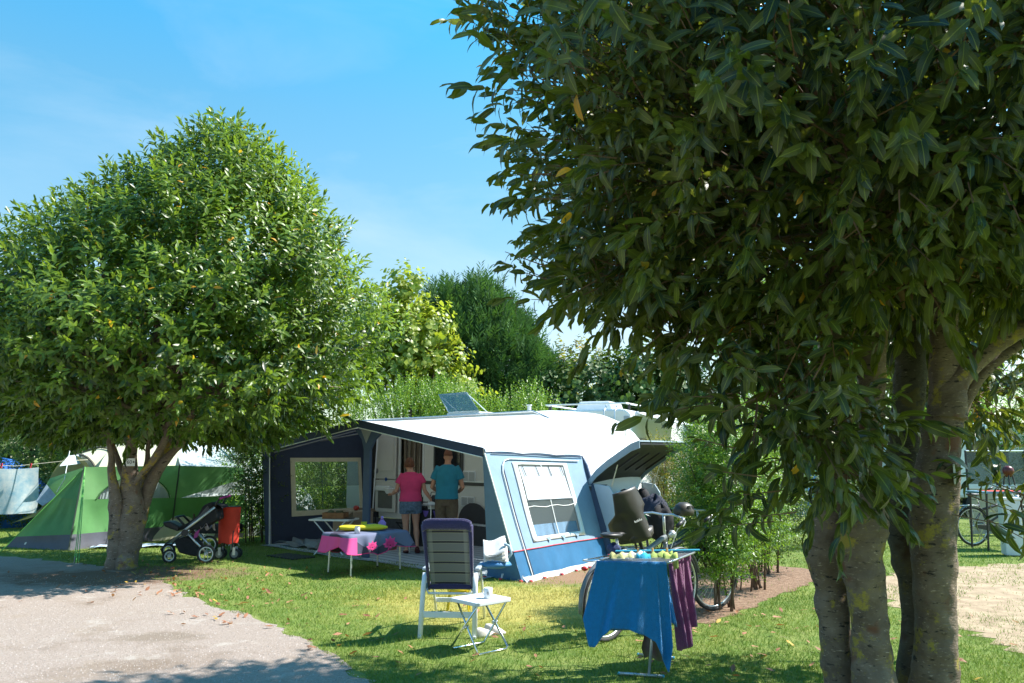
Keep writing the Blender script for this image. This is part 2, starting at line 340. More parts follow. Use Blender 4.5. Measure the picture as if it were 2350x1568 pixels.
def ell_pts(ells, n, lo=.7):
    P = []; D = []; w = [e[3]*e[4]+e[4]*e[5]+e[3]*e[5] for e in ells]
    while len(P) < n:
        e = random.choices(ells, w)[0]; d = Vector((random.gauss(0, 1), random.gauss(0, 1), random.gauss(0, 1))).normalized(); t = random.uniform(lo, 1.0)
        p = (e[0]+d.x*e[3]*t, e[1]+d.y*e[4]*t, e[2]+d.z*e[5]*t)
        if p[2] < .05 or any(q is not e and ((p[0]-q[0])/q[3])**2+((p[1]-q[1])/q[4])**2+((p[2]-q[2])/q[5])**2 < lo*lo for q in ells): continue
        P.append(p); D.append((d.x/e[3], d.y/e[4], d.z/e[5]))
    return np.array(P), np.array(D)

# ================================================================ SETTING
def hnoise(x, y): return (np.sin(x*1.9+np.sin(y*2.3)*1.3)+np.sin(y*3.1+np.sin(x*1.3)*2)+np.sin((x+y)*5.3+1)*.5+np.sin((x-y)*9.7)*.35)/2.85
def groundmat(name, layers, bump=.5, bs=90):
    """layers: list of (colour, mask spec); mask = None or ('noise',scale,p0,p1) or ('spot',x,y,rx,ry)"""
    m = bpy.data.materials.new(name); m.use_nodes = True; nt = m.node_tree; L = nt.links.new; p = nt.nodes['Principled BSDF']; p.inputs['Roughness'].default_value = .95; p.inputs['Specular IOR Level'].default_value = .2
    tc = N(nt, 'ShaderNodeTexCoord'); ob = tc.outputs['Object']
    def ns(sc, det=6):
        n = N(nt, 'ShaderNodeTexNoise'); n.inputs['Scale'].default_value = sc; n.inputs['Detail'].default_value = det; n.inputs['Roughness'].default_value = .7; L(ob, n.inputs['Vector']); return n.outputs['Fac']
    cur = None
    for lay in layers:
        if cur is None: cur = lay; continue
        col, mk = lay
        r = N(nt, 'ShaderNodeValToRGB'); e = r.color_ramp.elements
        if mk[0] == 'noise': e[0].position = mk[2]; e[1].position = mk[3]; L(ns(mk[1]), r.inputs[0])
        else:
            mp = N(nt, 'ShaderNodeMapping'); mp.vector_type = 'TEXTURE'; mp.inputs['Location'].default_value = (mk[1], mk[2], 0); mp.inputs['Scale'].default_value = (mk[3], mk[4], 1); L(ob, mp.inputs[0])
            le = N(nt, 'ShaderNodeVectorMath', operation='LENGTH'); L(mp.outputs[0], le.inputs[0])
            ad = N(nt, 'ShaderNodeMath', operation='ADD'); L(le.outputs['Value'], ad.inputs[0]); mm = N(nt, 'ShaderNodeMath', operation='MULTIPLY_ADD'); mm.inputs[1].default_value = 1.6; mm.inputs[2].default_value = -.8; L(ns(2.5), mm.inputs[0]); L(mm.outputs[0], ad.inputs[1])
            e[0].position = .6; e[1].position = 1.0; e[0].color = (1, 1, 1, 1); e[1].color = (0, 0, 0, 1); L(ad.outputs[0], r.inputs[0])
        q = N(nt, 'ShaderNodeMix', data_type='RGBA'); L(r.outputs[0], q.inputs[0])
        if isinstance(cur, tuple): q.inputs[6].default_value = (*cur, 1)
        else: L(cur, q.inputs[6])
        q.inputs[7].default_value = (*col, 1); cur = q.outputs[2]
    L(cur, p.inputs['Base Color'])
    b = N(nt, 'ShaderNodeBump'); b.inputs['Strength'].default_value = bump; b.inputs['Distance'].default_value = .02; L(ns(bs, 8), b.inputs['Height']); L(b.outputs[0], p.inputs['Normal'])
    return m
lawn_m = groundmat('lawn', [(.11, .17, .035), ((.20, .23, .06), ('noise', 3.5, .4, .65)), ((.20, .17, .09), ('noise', 9, .58, .72)),
                            ((.34, .31, .085), ('spot', .0, 9.3, 1.9, 1.5)), ((.24, .15, .09), ('spot', 1.0, 11.2, 1.2, .9)), ((.17, .11, .07), ('spot', -5.3, 11.6, 1.9, .9))])
gravel_m = groundmat('gravel', [(.31, .25, .21), ((.42, .34, .29), ('noise', 55, .4, .62)), ((.19, .165, .15), ('noise', 120, .6, .68)), ((.33, .26, .20), ('noise', 1.3, .55, .75)), ((.25, .19, .145), ('noise', .55, .52, .66)), ((.46, .40, .35), ('noise', 2.1, .58, .70)), ((.20, .13, .09), ('spot', -5.6, 11.2, 1.6, .9)), ((.26, .205, .16), ('spot', -3.2, 7.6, .5, .25))], .8, 160)
soil_m = groundmat('soil', [(.20, .12, .08), ((.33, .22, .15), ('noise', 14, .4, .62)), ((.10, .06, .045), ('noise', 30, .55, .7))], 1, 60)
sand_m = groundmat('sand', [(.30, .22, .145), ((.43, .33, .22), ('noise', 5, .4, .6)), ((.26, .19, .12), ('noise', 22, .60, .7)), ((.13, .16, .05), ('noise', 2.2, .60, .75))], .7, 50)
def sheet(name, poly, z, m):
    mb = MB(); mb.add([(p[0], p[1], z) for p in poly], [tuple(range(len(poly)))]); o = obj(name, mb, m); o['kind'] = 'structure'; return o
def wob(poly, step=.12, amp=.05):
    out = []
    for i in range(len(poly)):
        a = Vector(poly[i][:2]); b = Vector(poly[(i+1) % len(poly)][:2]); n = max(1, int(min((b-a).length, 14)/step))
        for k in range(n): q = a.lerp(b, k/n); out.append((q.x+random.uniform(-amp, amp), q.y+random.uniform(-amp, amp)))
    return out
sheet('ground', [(-300, -60), (300, -60), (300, 500), (-300, 500)], 0, lawn_m)
gp = [G(*q) for q in ((-160, 1262), (0, 1275), (120, 1287), (250, 1302), (370, 1335), (440, 1372), (505, 1398), (575, 1412), (640, 1440), (690, 1468), (750, 1500), (850, 1568))]
grav_poly = [(-16, gp[0].y+.4)]+[(p.x, p.y) for p in gp]+[(-.6, 4.6), (-.2, -3), (-16, -3)]
sheet('gravel_road', wob(grav_poly, .12, .075), .004, gravel_m)
soil_poly = [tuple(G(*q)[:2]) for q in ((1470, 1345), (1560, 1312), (1700, 1290), (1890, 1310), (1880, 1333), (1790, 1365), (1730, 1395), (1620, 1432), (1520, 1430))]
sheet('soil_bed', wob(soil_poly), .004, soil_m)
sand_poly = [tuple(G(*q)[:2]) for q in ((2000, 1330), (2140, 1305), (2400, 1290), (2700, 1300), (2700, 1540), (2350, 1500), (2200, 1440), (2050, 1400))]
sheet('sandy_pitch', wob(sand_poly, .15, .16), .004, sand_m)
def inside(poly, x, y):
    c = np.zeros(len(x), bool); n = len(poly)
    for i in range(n):
        x1, y1 = poly[i][:2]; x2, y2 = poly[(i+1) % n][:2]
        if y1 == y2: continue
        c ^= ((y1 > y) != (y2 > y)) & (x < (x2-x1)*(y-y1)/(y2-y1)+x1)
    return c
O = Vector((1.5, 12.9, 0)); AA = R(-43); ux = Vector((math.cos(AA), math.sin(AA), 0)); vx = Vector((-math.sin(AA), math.cos(AA), 0))
def AW(lx, ly, z=0): return O+ux*lx+vx*ly+Vector((0, 0, z))

# grass blades
def blades(n, y0, y1, hmin, hmax, w):
    y = y0+(y1-y0)*rng.random(n)**1.25; x = (rng.random(n)-.5)*2*(y*.66+.4)
    k = ~inside(grav_poly, x+hnoise(x*3, y*3)*.10, y+hnoise(y*4, x*3)*.10)
    aw = [AW(-6.0, -2.35), AW(.3, -2.35), AW(.1, 2.2), AW(-6.0, 2.2)]; k &= ~inside([(p.x, p.y) for p in aw], x, y)
    s1 = inside(soil_poly, x, y); s2 = inside(sand_poly, x, y); k &= ~(s1 & (rng.random(n) < .985)); k &= ~(s2 & (rng.random(n) < np.clip(.80+.45*hnoise(x*1.3, y*1.3), 0, .98)))
    bare = np.exp(-(((x-1.0)/1.0)**2+((y-11.2)/.8)**2))*1.1+np.exp(-(((x+5.3)/1.8)**2+((y-11.6)/.9)**2))*.95
    k &= rng.random(n) > bare; k &= rng.random(n) > np.clip(.25+.5*hnoise(x*.8+4, y*.8), 0, .8)*.8
    x = x[k]; y = y[k]; n = len(x); h = hmin+(hmax-hmin)*rng.random(n)**2*(1+.4*hnoise(x*2, y*2)); a = rng.random(n)*2*PI; le = rng.normal(0, .55, (n, 2))*h[:, None]
    V = np.zeros((n, 3, 3)); V[:, 0, 0] = x-np.cos(a)*w/2; V[:, 0, 1] = y-np.sin(a)*w/2; V[:, 1, 0] = x+np.cos(a)*w/2; V[:, 1, 1] = y+np.sin(a)*w/2; V[:, 2, 0] = x+le[:, 0]; V[:, 2, 1] = y+le[:, 1]; V[:, 2, 2] = h
    dry = np.exp(-(((x+.0)/1.7)**2+((y-9.3)/1.4)**2)**1.5)*.75
    T = np.clip(.28+.16*hnoise(x*1.1, y*1.1)+dry+rng.normal(0, .12, n), 0, 1)
    return V.reshape(-1, 3), np.arange(n*3).reshape(-1, 3), np.repeat(T, 3)
def grassmat():
    m = bpy.data.materials.new('grass_blades'); m.use_nodes = True; nt = m.node_tree; L = nt.links.new; p = nt.nodes['Principled BSDF']; p.inputs['Roughness'].default_value = .6; p.inputs['Specular IOR Level'].default_value = .25
    at = N(nt, 'ShaderNodeAttribute', attribute_name='tint'); cr = N(nt, 'ShaderNodeValToRGB'); e = cr.color_ramp.elements
    e[0].color = (.08, .17, .022, 1); e[1].color = (.50, .44, .15, 1); q = e.new(.4); q.color = (.20, .29, .045, 1); q = e.new(.65); q.color = (.37, .38, .08, 1)
    L(at.outputs['Fac'], cr.inputs[0]); L(cr.outputs[0], p.inputs['Base Color']); t = N(nt, 'ShaderNodeBsdfTranslucent'); L(cr.outputs[0], t.inputs[0]); mx = N(nt, 'ShaderNodeMixShader'); mx.inputs[0].default_value = .35
    L(p.outputs[0], mx.inputs[1]); L(t.outputs[0], mx.inputs[2]); L(mx.outputs[0], nt.nodes['Material Output'].inputs[0]); return m
gm = grassmat()
for nn, y0, y1, h0, h1, w in ((190000, 5.2, 9.5, .012, .055, .006), (200000, 9.5, 20, .015, .05, .010)):
    V, Fc, T = blades(nn, y0, y1, h0, h1, w); g = raw_mesh('grass', V, Fc, gm, None, 'stuff', None, T, False)
    tag(g, 'short green lawn grass with dry yellow patches, nearest the viewer' if y0 < 6 else 'short lawn grass further back round the awning and tents', 'grass', kind='stuff')
# pebbles on the road
n = 26000; y = 5.4+6*rng.random(n)**1.3; x = -y*.7+rng.random(n)*y*.75; k = inside(grav_poly, x, y); x = x[k]; y = y[k]; n = len(x)
V0 = np.array([(1, 0, 0), (-.5, .85, 0), (-.5, -.85, 0), (.1, .1, .8)]); F0 = np.array([(0, 1, 3), (1, 2, 3), (2, 0, 3)]); s_ = .003+.006*rng.random(n)**2.5; a = rng.random(n)*2*PI
Mz = np.zeros((n, 3, 3)); Mz[:, 0, 0] = np.cos(a); Mz[:, 0, 1] = -np.sin(a); Mz[:, 1, 0] = np.sin(a); Mz[:, 1, 1] = np.cos(a); Mz[:, 2, 2] = 1
pebm = leafmat('pebbles', (.18, .155, .14), (.46, .40, .36), (.5, .45, .4), 0, .8, rib=False, odd=None)
pb = bake('gravel', [(V0, F0, np.zeros((4, 2)))], Mz*s_[:, None, None], np.stack([x, y, np.full(n, .004)], 1), rng.random(n), pebm)
tag(pb, 'small loose stones scattered over the pale gravel road', 'gravel', kind='stuff')

# ================================================================ TREES
laurel_near = [leaf_geo(1, .28, 5, random.uniform(.15, .6), random.uniform(.1, .35), .15, lambda t: min(1, 1.12*math.sin(PI*t**1.05)**.5)) for _ in range(6)]
laurel_far = [leaf_geo(1, .33, 3, dr, .25) for dr in (.1, .3, .5)]
small = [leaf_geo(1, .5, 2, .25, .25), leaf_geo(1, .42, 2, .05, .3)]
broad = [leaf_geo(1, .9, 3, .2, .15, shape=lambda t: (.35, 1, .75, .2)[int(t*3)]), leaf_geo(1, .8, 3, .4, .2)]
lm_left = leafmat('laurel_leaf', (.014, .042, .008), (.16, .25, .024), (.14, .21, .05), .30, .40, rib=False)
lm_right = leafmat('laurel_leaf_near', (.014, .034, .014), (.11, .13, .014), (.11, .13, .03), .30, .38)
lm_hedge = leafmat('privet_leaf', (.04, .11, .012), (.17, .29, .04), (.17, .26, .07), .3, .4, rib=False, odd=None)
lm_dark = leafmat('shrub_leaf', (.018, .055, .01), (.09, .155, .025), (.09, .13, .04), .22, .6, rib=False, odd=None)
lm_olive = leafmat('sparse_shrub_leaf', (.09, .09, .015), (.22, .20, .05), (.2, .2, .08), .3, .5, rib=False, odd=(.4, .14, .04), oddcut=.97)
lm_plane = leafmat('plane_leaf', (.10, .17, .02), (.30, .34, .05), (.26, .31, .08), .35, .45, rib=False, odd=None)
lm_con = leafmat('conifer_spray', (.028, .085, .026), (.10, .20, .055), (.05, .12, .035), .14, .7, rib=False, odd=None)
bark_r = bark('bark_near', (.105, .070, .045), (.22, .165, .12), (.30, .23, .04))
bark_l = bark('bark_left', (.13, .095, .07), (.25, .205, .165), (.36, .27, .05), .8)
bark_d = mat('bark_plain', (.12, .085, .06), .9, .4, 14, bump=.5)
twig_m = mat('twig', (.16, .09, .05), .8, .3, 20)

def stem_tube(pts, rs, seg=20, amp=.08, sub=12):
    seg = int(seg*1.8)
    """organic trunk: smooth path, uneven section"""
    P = []; Rr = []; n = len(pts); pts = [Vector(p) for p in pts]
    for i in range(n-1):
        p0 = pts[max(i-1, 0)]; p1 = pts[i]; p2 = pts[i+1]; p3 = pts[min(i+2, n-1)]
        for k in range(sub):
            t = k/sub; P.append(.5*((2*p1)+(-p0+p2)*t+(2*p0-5*p1+4*p2-p3)*t*t+(-p0+3*p1-3*p2+p3)*t**3)); Rr.append(rs[i]*(1-t)+rs[i+1]*t)
    P.append(pts[-1]); Rr.append(rs[-1]); mb = MB(); ph = random.random()*9; vs = []
    for i, (p, r) in enumerate(zip(P, Rr)):
        t = (P[min(i+1, len(P)-1)]-P[max(i-1, 0)]).normalized(); a = t.cross(Vector((0, 1, .01))).normalized(); b = t.cross(a); ring = []
        for k in range(seg):
            q = 2*PI*k/seg; w3 = p+a*(math.cos(q)*r)+b*(math.sin(q)*r); rr = r*(1+amp*math.sin(2*q+i*.1+ph)+amp*.6*math.sin(3*q-i*.16+ph)+.16*(mnoise.noise(w3*5)**2)*2+.07*mnoise.noise(w3*9)+.045*mnoise.noise(w3*24)+.02*mnoise.noise(w3*55))
            ring.append(p+a*(math.cos(q)*rr)+b*(math.sin(q)*rr))
        vs.append(ring)
    return mb.rings(vs)
def limbs(mb, start, ends, r0, r1=.012, bend=.2):
    for e in ends:
        a = Vector(start if not callable(start) else start()); b = Vector(e); m1 = a.lerp(b, .35)+Vector((random.uniform(-bend, bend), random.uniform(-bend, bend), bend*1.2)); m2 = a.lerp(b, .7)+Vector((random.uniform(-bend, bend), random.uniform(-bend, bend), bend*.6))
        pts = [((1-t)**3)*a+3*t*(1-t)**2*m1+3*t*t*(1-t)*m2+t**3*b for t in [i/7 for i in range(8)]]
        mb.tube(pts, [r0+(r1-r0)*(i/7)**.8 for i in range(8)], 6)
def stems(mb, pos, d, ln, r=.005):
    for p, q in zip(pos, d):
        q = Vector(q).normalized(); p = Vector(p); mb.tube([p-q*ln*.5, p, p+q*ln*.9], [r*1.3, r, r*.6], 3)

def pw(px, Y, r): p = W(px[0], px[1], Y); return p, r
# ---- left laurel
TL = thing('laurel_tree', 'large round-headed laurel tree with many short trunks beside the green tent', 'tree', (G(285, 1303).x, G(285, 1303).y, 0))
def tpart(name, keys, Y, m, parent, seg=18, amp=.07, Ys=None):
    """keys: (x_left, x_right, y) outline of the stem; Y its distance"""
    P = []; Rr = []
    for i, (a, b, y) in enumerate(keys):
        YY = Ys[i] if Ys else Y; p = W((a+b)/2, y, YY); q = W(b, y, YY); P.append(p-parent.location); Rr.append(abs(q.x-p.x))
    return obj(name, stem_tube(P, Rr, seg, amp), m, parent, smooth=True)
Yt = 12.15
tpart('trunk', [(248, 322, 1312), (258, 315, 1290), (268, 322, 1240), (272, 330, 1190), (278, 322, 1140), (280, 316, 1090), (284, 314, 1050), (292, 315, 1000), (300, 316, 940), (310, 322, 860)], Yt, bark_l, TL)
tpart('trunk', [(242, 268, 1306), (248, 275, 1270), (251, 280, 1210), (251, 279, 1160), (250, 272, 1120), (247, 264, 1085), (250, 262, 1050), (244, 255, 1010), (235, 246, 960)], 12.0, bark_l, TL)
tpart('trunk', [(262, 300, 1308), (276, 312, 1250), (300, 334, 1200), (318, 344, 1160), (330, 356, 1120), (343, 368, 1090), (366, 386, 1060), (392, 408, 1035), (416, 430, 1010), (440, 452, 960)], 12.35, bark_l, TL)
tpart('limb', [(300, 316, 1110), (318, 332, 1088), (342, 358, 1060), (360, 376, 1030), (374, 388, 1000), (385, 396, 950)], 12.05, bark_l, TL)
tpart('limb', [(328, 344, 1090), (333, 345, 1060), (334, 344, 1030), (340, 349, 1000), (342, 350, 950)], 12.4, bark_l, TL)
tpart('limb', [(268, 282, 1155), (256, 268, 1110), (252, 263, 1085)], 12.0, bark_l, TL)
tpart('limb', [(276, 290, 1090), (262, 274, 1050), (250, 260, 1015), (230, 240, 985), (215, 225, 950)], 12.3, bark_l, TL)
tpart('limb', [(320, 336, 1165), (318, 334, 1120), (336, 352, 1070), (356, 372, 1050), (392, 412, 1012), (425, 440, 985)], 12.6, bark_l, TL)
def lr(y, a, b, Y): p = W(a, y, Y); q = W(b, y, Y); return (p.z, (p.x+q.x)/2, (q.x-p.x)/2-.10)
prof = [lr(y, a, b, 12.2) for y, a, b in ((292, 495, 528), (325, 465, 575), (370, 405, 630), (420, 325, 680), (490, 210, 735), (565, 95, 785), (650, 5, 825), (780, -85, 850), (870, -80, 832), (930, -55, 785), (970, 20, 720), (1000, 130, 590))]
laurel_shoot = [shoot(14, .36, 20, 78, .140) for _ in range(6)]+[shoot(10, .22, 35, 100, .135) for _ in range(3)]
P, D = profile_pts(prof, 6200, 12.2, .80, .55, 1.02); D[:, 2] += .55; D += rng.normal(0, .35, D.shape)
Pe, De = profile_pts(prof, 420, 12.2, .80, 1.02, 1.07); De[:, 2] += 1.6; kk = Pe[:, 2] > 3.0; P = np.concatenate([P, Pe[kk]]); D = np.concatenate([D, De[kk]])
limbmb = MB(); sel = rng.choice(len(P), 90, False); limbs(limbmb, lambda: W(random.choice((300, 335, 270)), random.uniform(900, 1010), 12.2+random.uniform(-.2, .2)), P[sel], .045, .008); o = obj('branches', limbmb, bark_l, TL, smooth=True); o.matrix_parent_inverse = Matrix.Translation(-TL.location); o['kind'] = 'stuff'
M, PL, T = expand(laurel_shoot, P, D, .8+.45*rng.random(len(P)), .15+.6*rng.random(len(P))+.12*np.clip(D[:, 2], -1, 1), sag=.45)
# looser hanging leaves low in the crown
vis = np.where(in_view(PL, 0) & (PL[:, 1] < 11.5))[0]; dist = PL[vis, 1]-.3*rng.random(len(vis)); sel = vis[np.argsort(dist)[:300]]
mask = np.ones(len(PL), bool); mask[sel] = False
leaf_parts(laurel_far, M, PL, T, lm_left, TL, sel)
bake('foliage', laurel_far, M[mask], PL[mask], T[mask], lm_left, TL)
# ---- right laurel
TR = thing('laurel_tree', 'tall dark laurel clump with four lichened trunks nearest the viewer', 'tree', (2.45, 5.3, 0))
tpart('trunk', [(1935, 2005, 1690), (1898, 1972, 1600), (1890, 1962, 1540), (1880, 1952, 1440), (1872, 1946, 1350), (1852, 1948, 1270), (1868, 1950, 1210), (1890, 1940, 1140), (1872, 1915, 1050), (1845, 1885, 960), (1822, 1858, 880), (1800, 1830, 780)], 5.45, bark_r, TR, 26, .05)
tpart('trunk', [(1985, 2075, 1720), (1968, 2060, 1620), (1960, 2052, 1560), (1958, 2040, 1470), (1950, 2032, 1400), (1940, 2028, 1330), (1924, 2020, 1270), (1940, 2030, 1205), (1972, 2034, 1160), (1982, 2024, 1090), (1974, 2022, 1020), (1972, 2026, 940), (1972, 2030, 850), (1990, 2036, 740), (2010, 2050, 600)], 5.2, bark_r, TR, 26, .05)
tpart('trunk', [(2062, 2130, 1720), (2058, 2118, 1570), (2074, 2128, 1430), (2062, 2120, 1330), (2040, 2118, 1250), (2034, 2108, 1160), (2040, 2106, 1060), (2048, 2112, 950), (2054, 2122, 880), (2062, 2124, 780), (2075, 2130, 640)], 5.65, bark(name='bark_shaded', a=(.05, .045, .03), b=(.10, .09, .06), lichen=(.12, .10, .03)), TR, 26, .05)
tpart('trunk', [(2085, 2205, 1730), (2092, 2198, 1630), (2098, 2192, 1560), (2104, 2190, 1460), (2100, 2192, 1380), (2096, 2194, 1270), (2094, 2194, 1170), (2104, 2196, 1090), (2122, 2200, 1010), (2134, 2208, 930), (2134, 2200, 850), (2140, 2196, 740), (2150, 2200, 600)], 5.3, bark_r, TR, 28, .045)
tpart('limb', [(2140, 2215, 960), (2150, 2215, 905), (2178, 2228, 868), (2222, 2262, 830), (2262, 2300, 795), (2310, 2345, 765), (2370, 2402, 730), (2440, 2470, 680)], 5.25, bark_r, TR, 20, .05)
tpart('limb', [(1920, 1960, 1100), (1918, 1956, 1000), (1910, 1950, 920), (1905, 1945, 830), (1895, 1930, 720), (1870, 1900, 600)], 5.6, bark_r, TR, 20, .05)
tpart('limb', [(2190, 2215, 960), (2215, 2240, 900), (2250, 2275, 850), (2330, 2350, 790), (2400, 2420, 760)], 5.6, bark_r, TR, 16, .05)
prof = [(6.5, 2.6, .3), (6.2, 2.5, 1.0), (5.7, 2.45, 1.7), (5.0, 2.4, 2.2), (4.3, 2.35, 2.33), (3.6, 2.35, 2.33), (3.25, 2.35, 2.22), (2.95, 2.35, 1.95), (2.75, 2.4, 1.6), (2.58, 2.5, 1.1)]
near_shoot = [shoot(13, .42, 22, 80, .150) for _ in range(6)]+[shoot(9, .18, 35, 105, .15) for _ in range(4)]+[shoot(6, .22, 15, 70, .12) for _ in range(2)]
P, D = profile_pts(prof, 4300, 5.0, .80, .50, 1.02)
low = [(1.52, 4.75, 2.02, .40, .45, .36), (1.80, 4.75, 1.72, .28, .35, .36), (1.78, 4.7, 2.0, .38, .4, .38), (1.98, 4.75, 1.62, .17, .25, .26), (1.18, 4.95, 2.45, .45, .5, .28), (.75, 4.9, 2.85, .55, .6, .35), (3.55, 6.3, 2.15, .5, .4, .45), (3.2, 5.0, 1.40, .16, .2, .14), (3.9, 6.8, 2.6, .8, .6, .5), (2.4, 4.2, 3.05, .85, .5, .36), (3.3, 4.4, 3.1, .75, .5, .38), (2.9, 5.9, 3.0, .9, .5, .4), (2.75, 4.0, 3.25, 1.1, .5, .4), (2.2, 4.6, 2.72, .45, .3, .22), (2.95, 4.55, 2.75, .5, .3, .22), (2.5, 6.7, 4.6, 1.5, .9, 1.2), (1.4, 6.3, 3.9, .9, .7, .8)]
P2, D2 = ell_pts(low, 1600, .3); kk = ~((P[:, 0] > 1.9) & (P[:, 2] < 2.66) & (P[:, 1] < 5.5)); P = P[kk]; D = D[kk]      # the leafless zone round the stems
spr = np.array([W(1220, 600, 4.9), W(1250, 640, 4.9), W(1285, 690, 4.9), W(1230, 400, 4.8), W(1205, 210, 4.7), W(1235, 60, 4.6), W(1650, 1020, 4.6), W(1710, 1090, 4.5), W(1740, 1200, 4.6), W(1720, 1150, 4.6), W(1760, 1130, 4.6), W(1610, 930, 4.7), W(1790, 1180, 4.6), W(2260, 1150, 4.8), W(2230, 1190, 4.7), W(2300, 1210, 4.9)])
D3 = np.array([(-1, 0, .25)]*6+[(-1, -.3, .1)]*3+[(-.9, -.3, -.2)]*2+[(-1, 0, 0)]*2+[(1, -.2, -.35)]*3)
P = np.concatenate([P, P2, spr]); D = np.concatenate([D+np.array([0, 0, .35]), D2*.5+np.array([-.2, -.3, .2]), D3*2.5]); D = D+rng.normal(0, .3, D.shape)
limbmb = MB(); sel = rng.choice(len(P), 85, False); limbs(limbmb, lambda: W(random.choice((1900, 2000, 2090, 2160, 2300)), random.uniform(520, 740), 5.4+random.uniform(-.2, .3)), P[sel], .022, .004)
o = obj('branches', limbmb, twig_m, TR, smooth=True); o.matrix_parent_inverse = Matrix.Translation(-TR.location); o['kind'] = 'stuff'
sm = MB(); stems(sm, P, D, .2, .004); o = obj('twigs', sm, twig_m, TR); o.matrix_parent_inverse = Matrix.Translation(-TR.location); o['kind'] = 'stuff'
M, PL, T = expand(near_shoot, P, D, .62+.65*rng.random(len(P)), .15+.45*rng.random(len(P))+.15*(P[:, 0] < 1.0), sag=.75)
q = PL; dist = np.linalg.norm(q-np.array([0, 0, H]), axis=1); keep = dist > 2.3
# keep the trunks and the clear strip below the crown open
Zc = q[:, 2]-H; dd = cc*q[:, 1]+ss*Zc; uu = -ss*q[:, 1]+cc*Zc; px = 1175+F*q[:, 0]/dd; py = 784-F*uu/dd
M = M[keep]; PL = PL[keep]; T = T[keep]; dist = dist[keep]
vis = np.where(in_view(PL, 0))[0]; sel = vis[np.argsort(dist[vis])[:300]]; mask = np.ones(len(PL), bool); mask[sel] = False
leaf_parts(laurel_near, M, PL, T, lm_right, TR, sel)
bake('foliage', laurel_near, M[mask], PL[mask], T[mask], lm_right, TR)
# ---- number signs on both trunks
sg = thing('number_sign', 'small white plate reading 160 on the middle trunk beside the tent', 'sign', W(297, 1061, 11.93), R(8))
obj('plate', MB().box((0, 0, 0), (.16, .006, .115)), white, sg, bevel=.002)
tk = mat('sign_ink', (.02, .02, .02), .6); text('lettering', '160', .075, tk, sg, (-.018, -.0045, 0), (PI/2, 0, 0)); text('arrow', '\u25B6', .045, tk, sg, (.062, -.0045, .002), (PI/2, 0, 0)) if False else obj('arrow', MB().slab([(.05, -.0035, .022), (.05, -.0035, -.016), (.078, -.0035, .003)], (0, -.001, 0)), tk, sg)
sg = thing('plot_sign', 'pale narrow plate box fixed to the side of the rightmost thick trunk', 'sign', W(2190, 1088, 5.15), R(62))
obj('plate', MB().box((0, 0, 0), (.11, .012, .125)), white, sg, bevel=.003); obj('card', MB().box((0, -.008, 0), (.06, .003, .06)), grey, sg)

# ---- background planting
def bush(name, label, cat, ells, n, tmpl, geo, m, up=.5, sc=1.0, group=None, stemn=6, lo=.65, base=None, sag=0, noise_=.4, trunk=None):
    b = base or (sum(e[0] for e in ells)/len(ells), sum(e[1] for e in ells)/len(ells), 0)
    t = thing(name, label, cat, b, 0, group); P, D = ell_pts(ells, n, lo); D = D/np.linalg.norm(D, axis=1, keepdims=True); D[:, 2] += up; D += rng.normal(0, noise_, D.shape)
    M, PL, T = expand(tmpl, P, D, sc*(.75+.5*rng.random(len(P))), .45+.3*rng.normal(0, 1, len(P))*.6, sag=sag)
    k = in_view(PL, 500) & (PL[:, 2] > .02); bake('foliage', geo, M[k], PL[k], T[k], m, t)
    mb = MB(); s = rng.choice(len(P), min(len(P), stemn*3), False)
    for i in range(stemn):
        a = Vector((b[0]+random.uniform(-.2, .2)*(1 if not trunk else .2), b[1]+random.uniform(-.2, .2), 0)); e = Vector(P[s[i]]); mb.tube([a, a.lerp(e, .4)+Vector((random.uniform(-.1, .1), 0, .2)), e], [trunk or random.uniform(.008, .02), (trunk or .014)*.6, .004], 6)
    o = obj('trunk' if trunk else 'stems', mb, bark_d, t, smooth=True); o.matrix_parent_inverse = Matrix.Translation(-t.location); return t
privet = [shoot(18, .42, 30, 60, .055) for _ in range(4)]; privet2 = [shoot(12, .26, 40, 80, .05) for _ in range(4)]
def row(x0, y0, x1, y1, r, h, k, hv=.15):
    out = []
    for i in range(k):
        t = i/(k-1); x = x0+(x1-x0)*t; y = y0+(y1-y0)*t; hh = h*(1+random.uniform(-hv, hv)*.5); out += [(x, y, hh*.5, r*1.15, r, hh*.5), (x, y, hh*.25, r*1.1, r, hh*.25)]
    return out
# tall hedge behind the awning, hedge behind the tent, dark hedge at the right
bush('hedge', 'tall bright green privet hedge behind the awning roof', 'hedge', row(-9.5, 19.2, .4, 20.8, .9, 3.15, 11), 9500, privet, small, lm_hedge, 1.4, 1.15, lo=.8)
bush('hedge', 'darker glossy hedge along the back of the green tent', 'hedge', row(-17, 18.5, -7.0, 19.6, 1.0, 3.1, 9), 9500, privet2, small, lm_dark, .8, 1.5, lo=.75)
bush('shrub', 'leafy shrub between the green tent and the awning', 'shrub', [(-4.95, 15.7, 1.25, .42, .4, 1.0), (-5.1, 15.8, 2.1, .6, .5, .6), (-4.8, 15.7, .5, .25, .3, .4)], 1000, privet2, small, lm_dark, .5, 1.2, lo=.3)
bush('hedge', 'leafy green hedge seen through the side window of the awning', 'hedge', row(-5.6, 16.9, -3.4, 19.4, .5, 2.2, 5), 2200, privet2, small, lm_hedge, .6, 1.3, lo=.6)
bush('shrub', 'low thick hedge shrub with bare stems right behind the bicycles', 'shrub', [(2.25, 9.0, 1.05, .50, .5, .62), (2.3, 9.05, 1.6, .45, .5, .55), (2.2, 8.85, .62, .38, .38, .28)], 3600, privet2, small, lm_hedge, .5, .75, group='hedge shrubs in the soil bed', stemn=9, lo=.25)
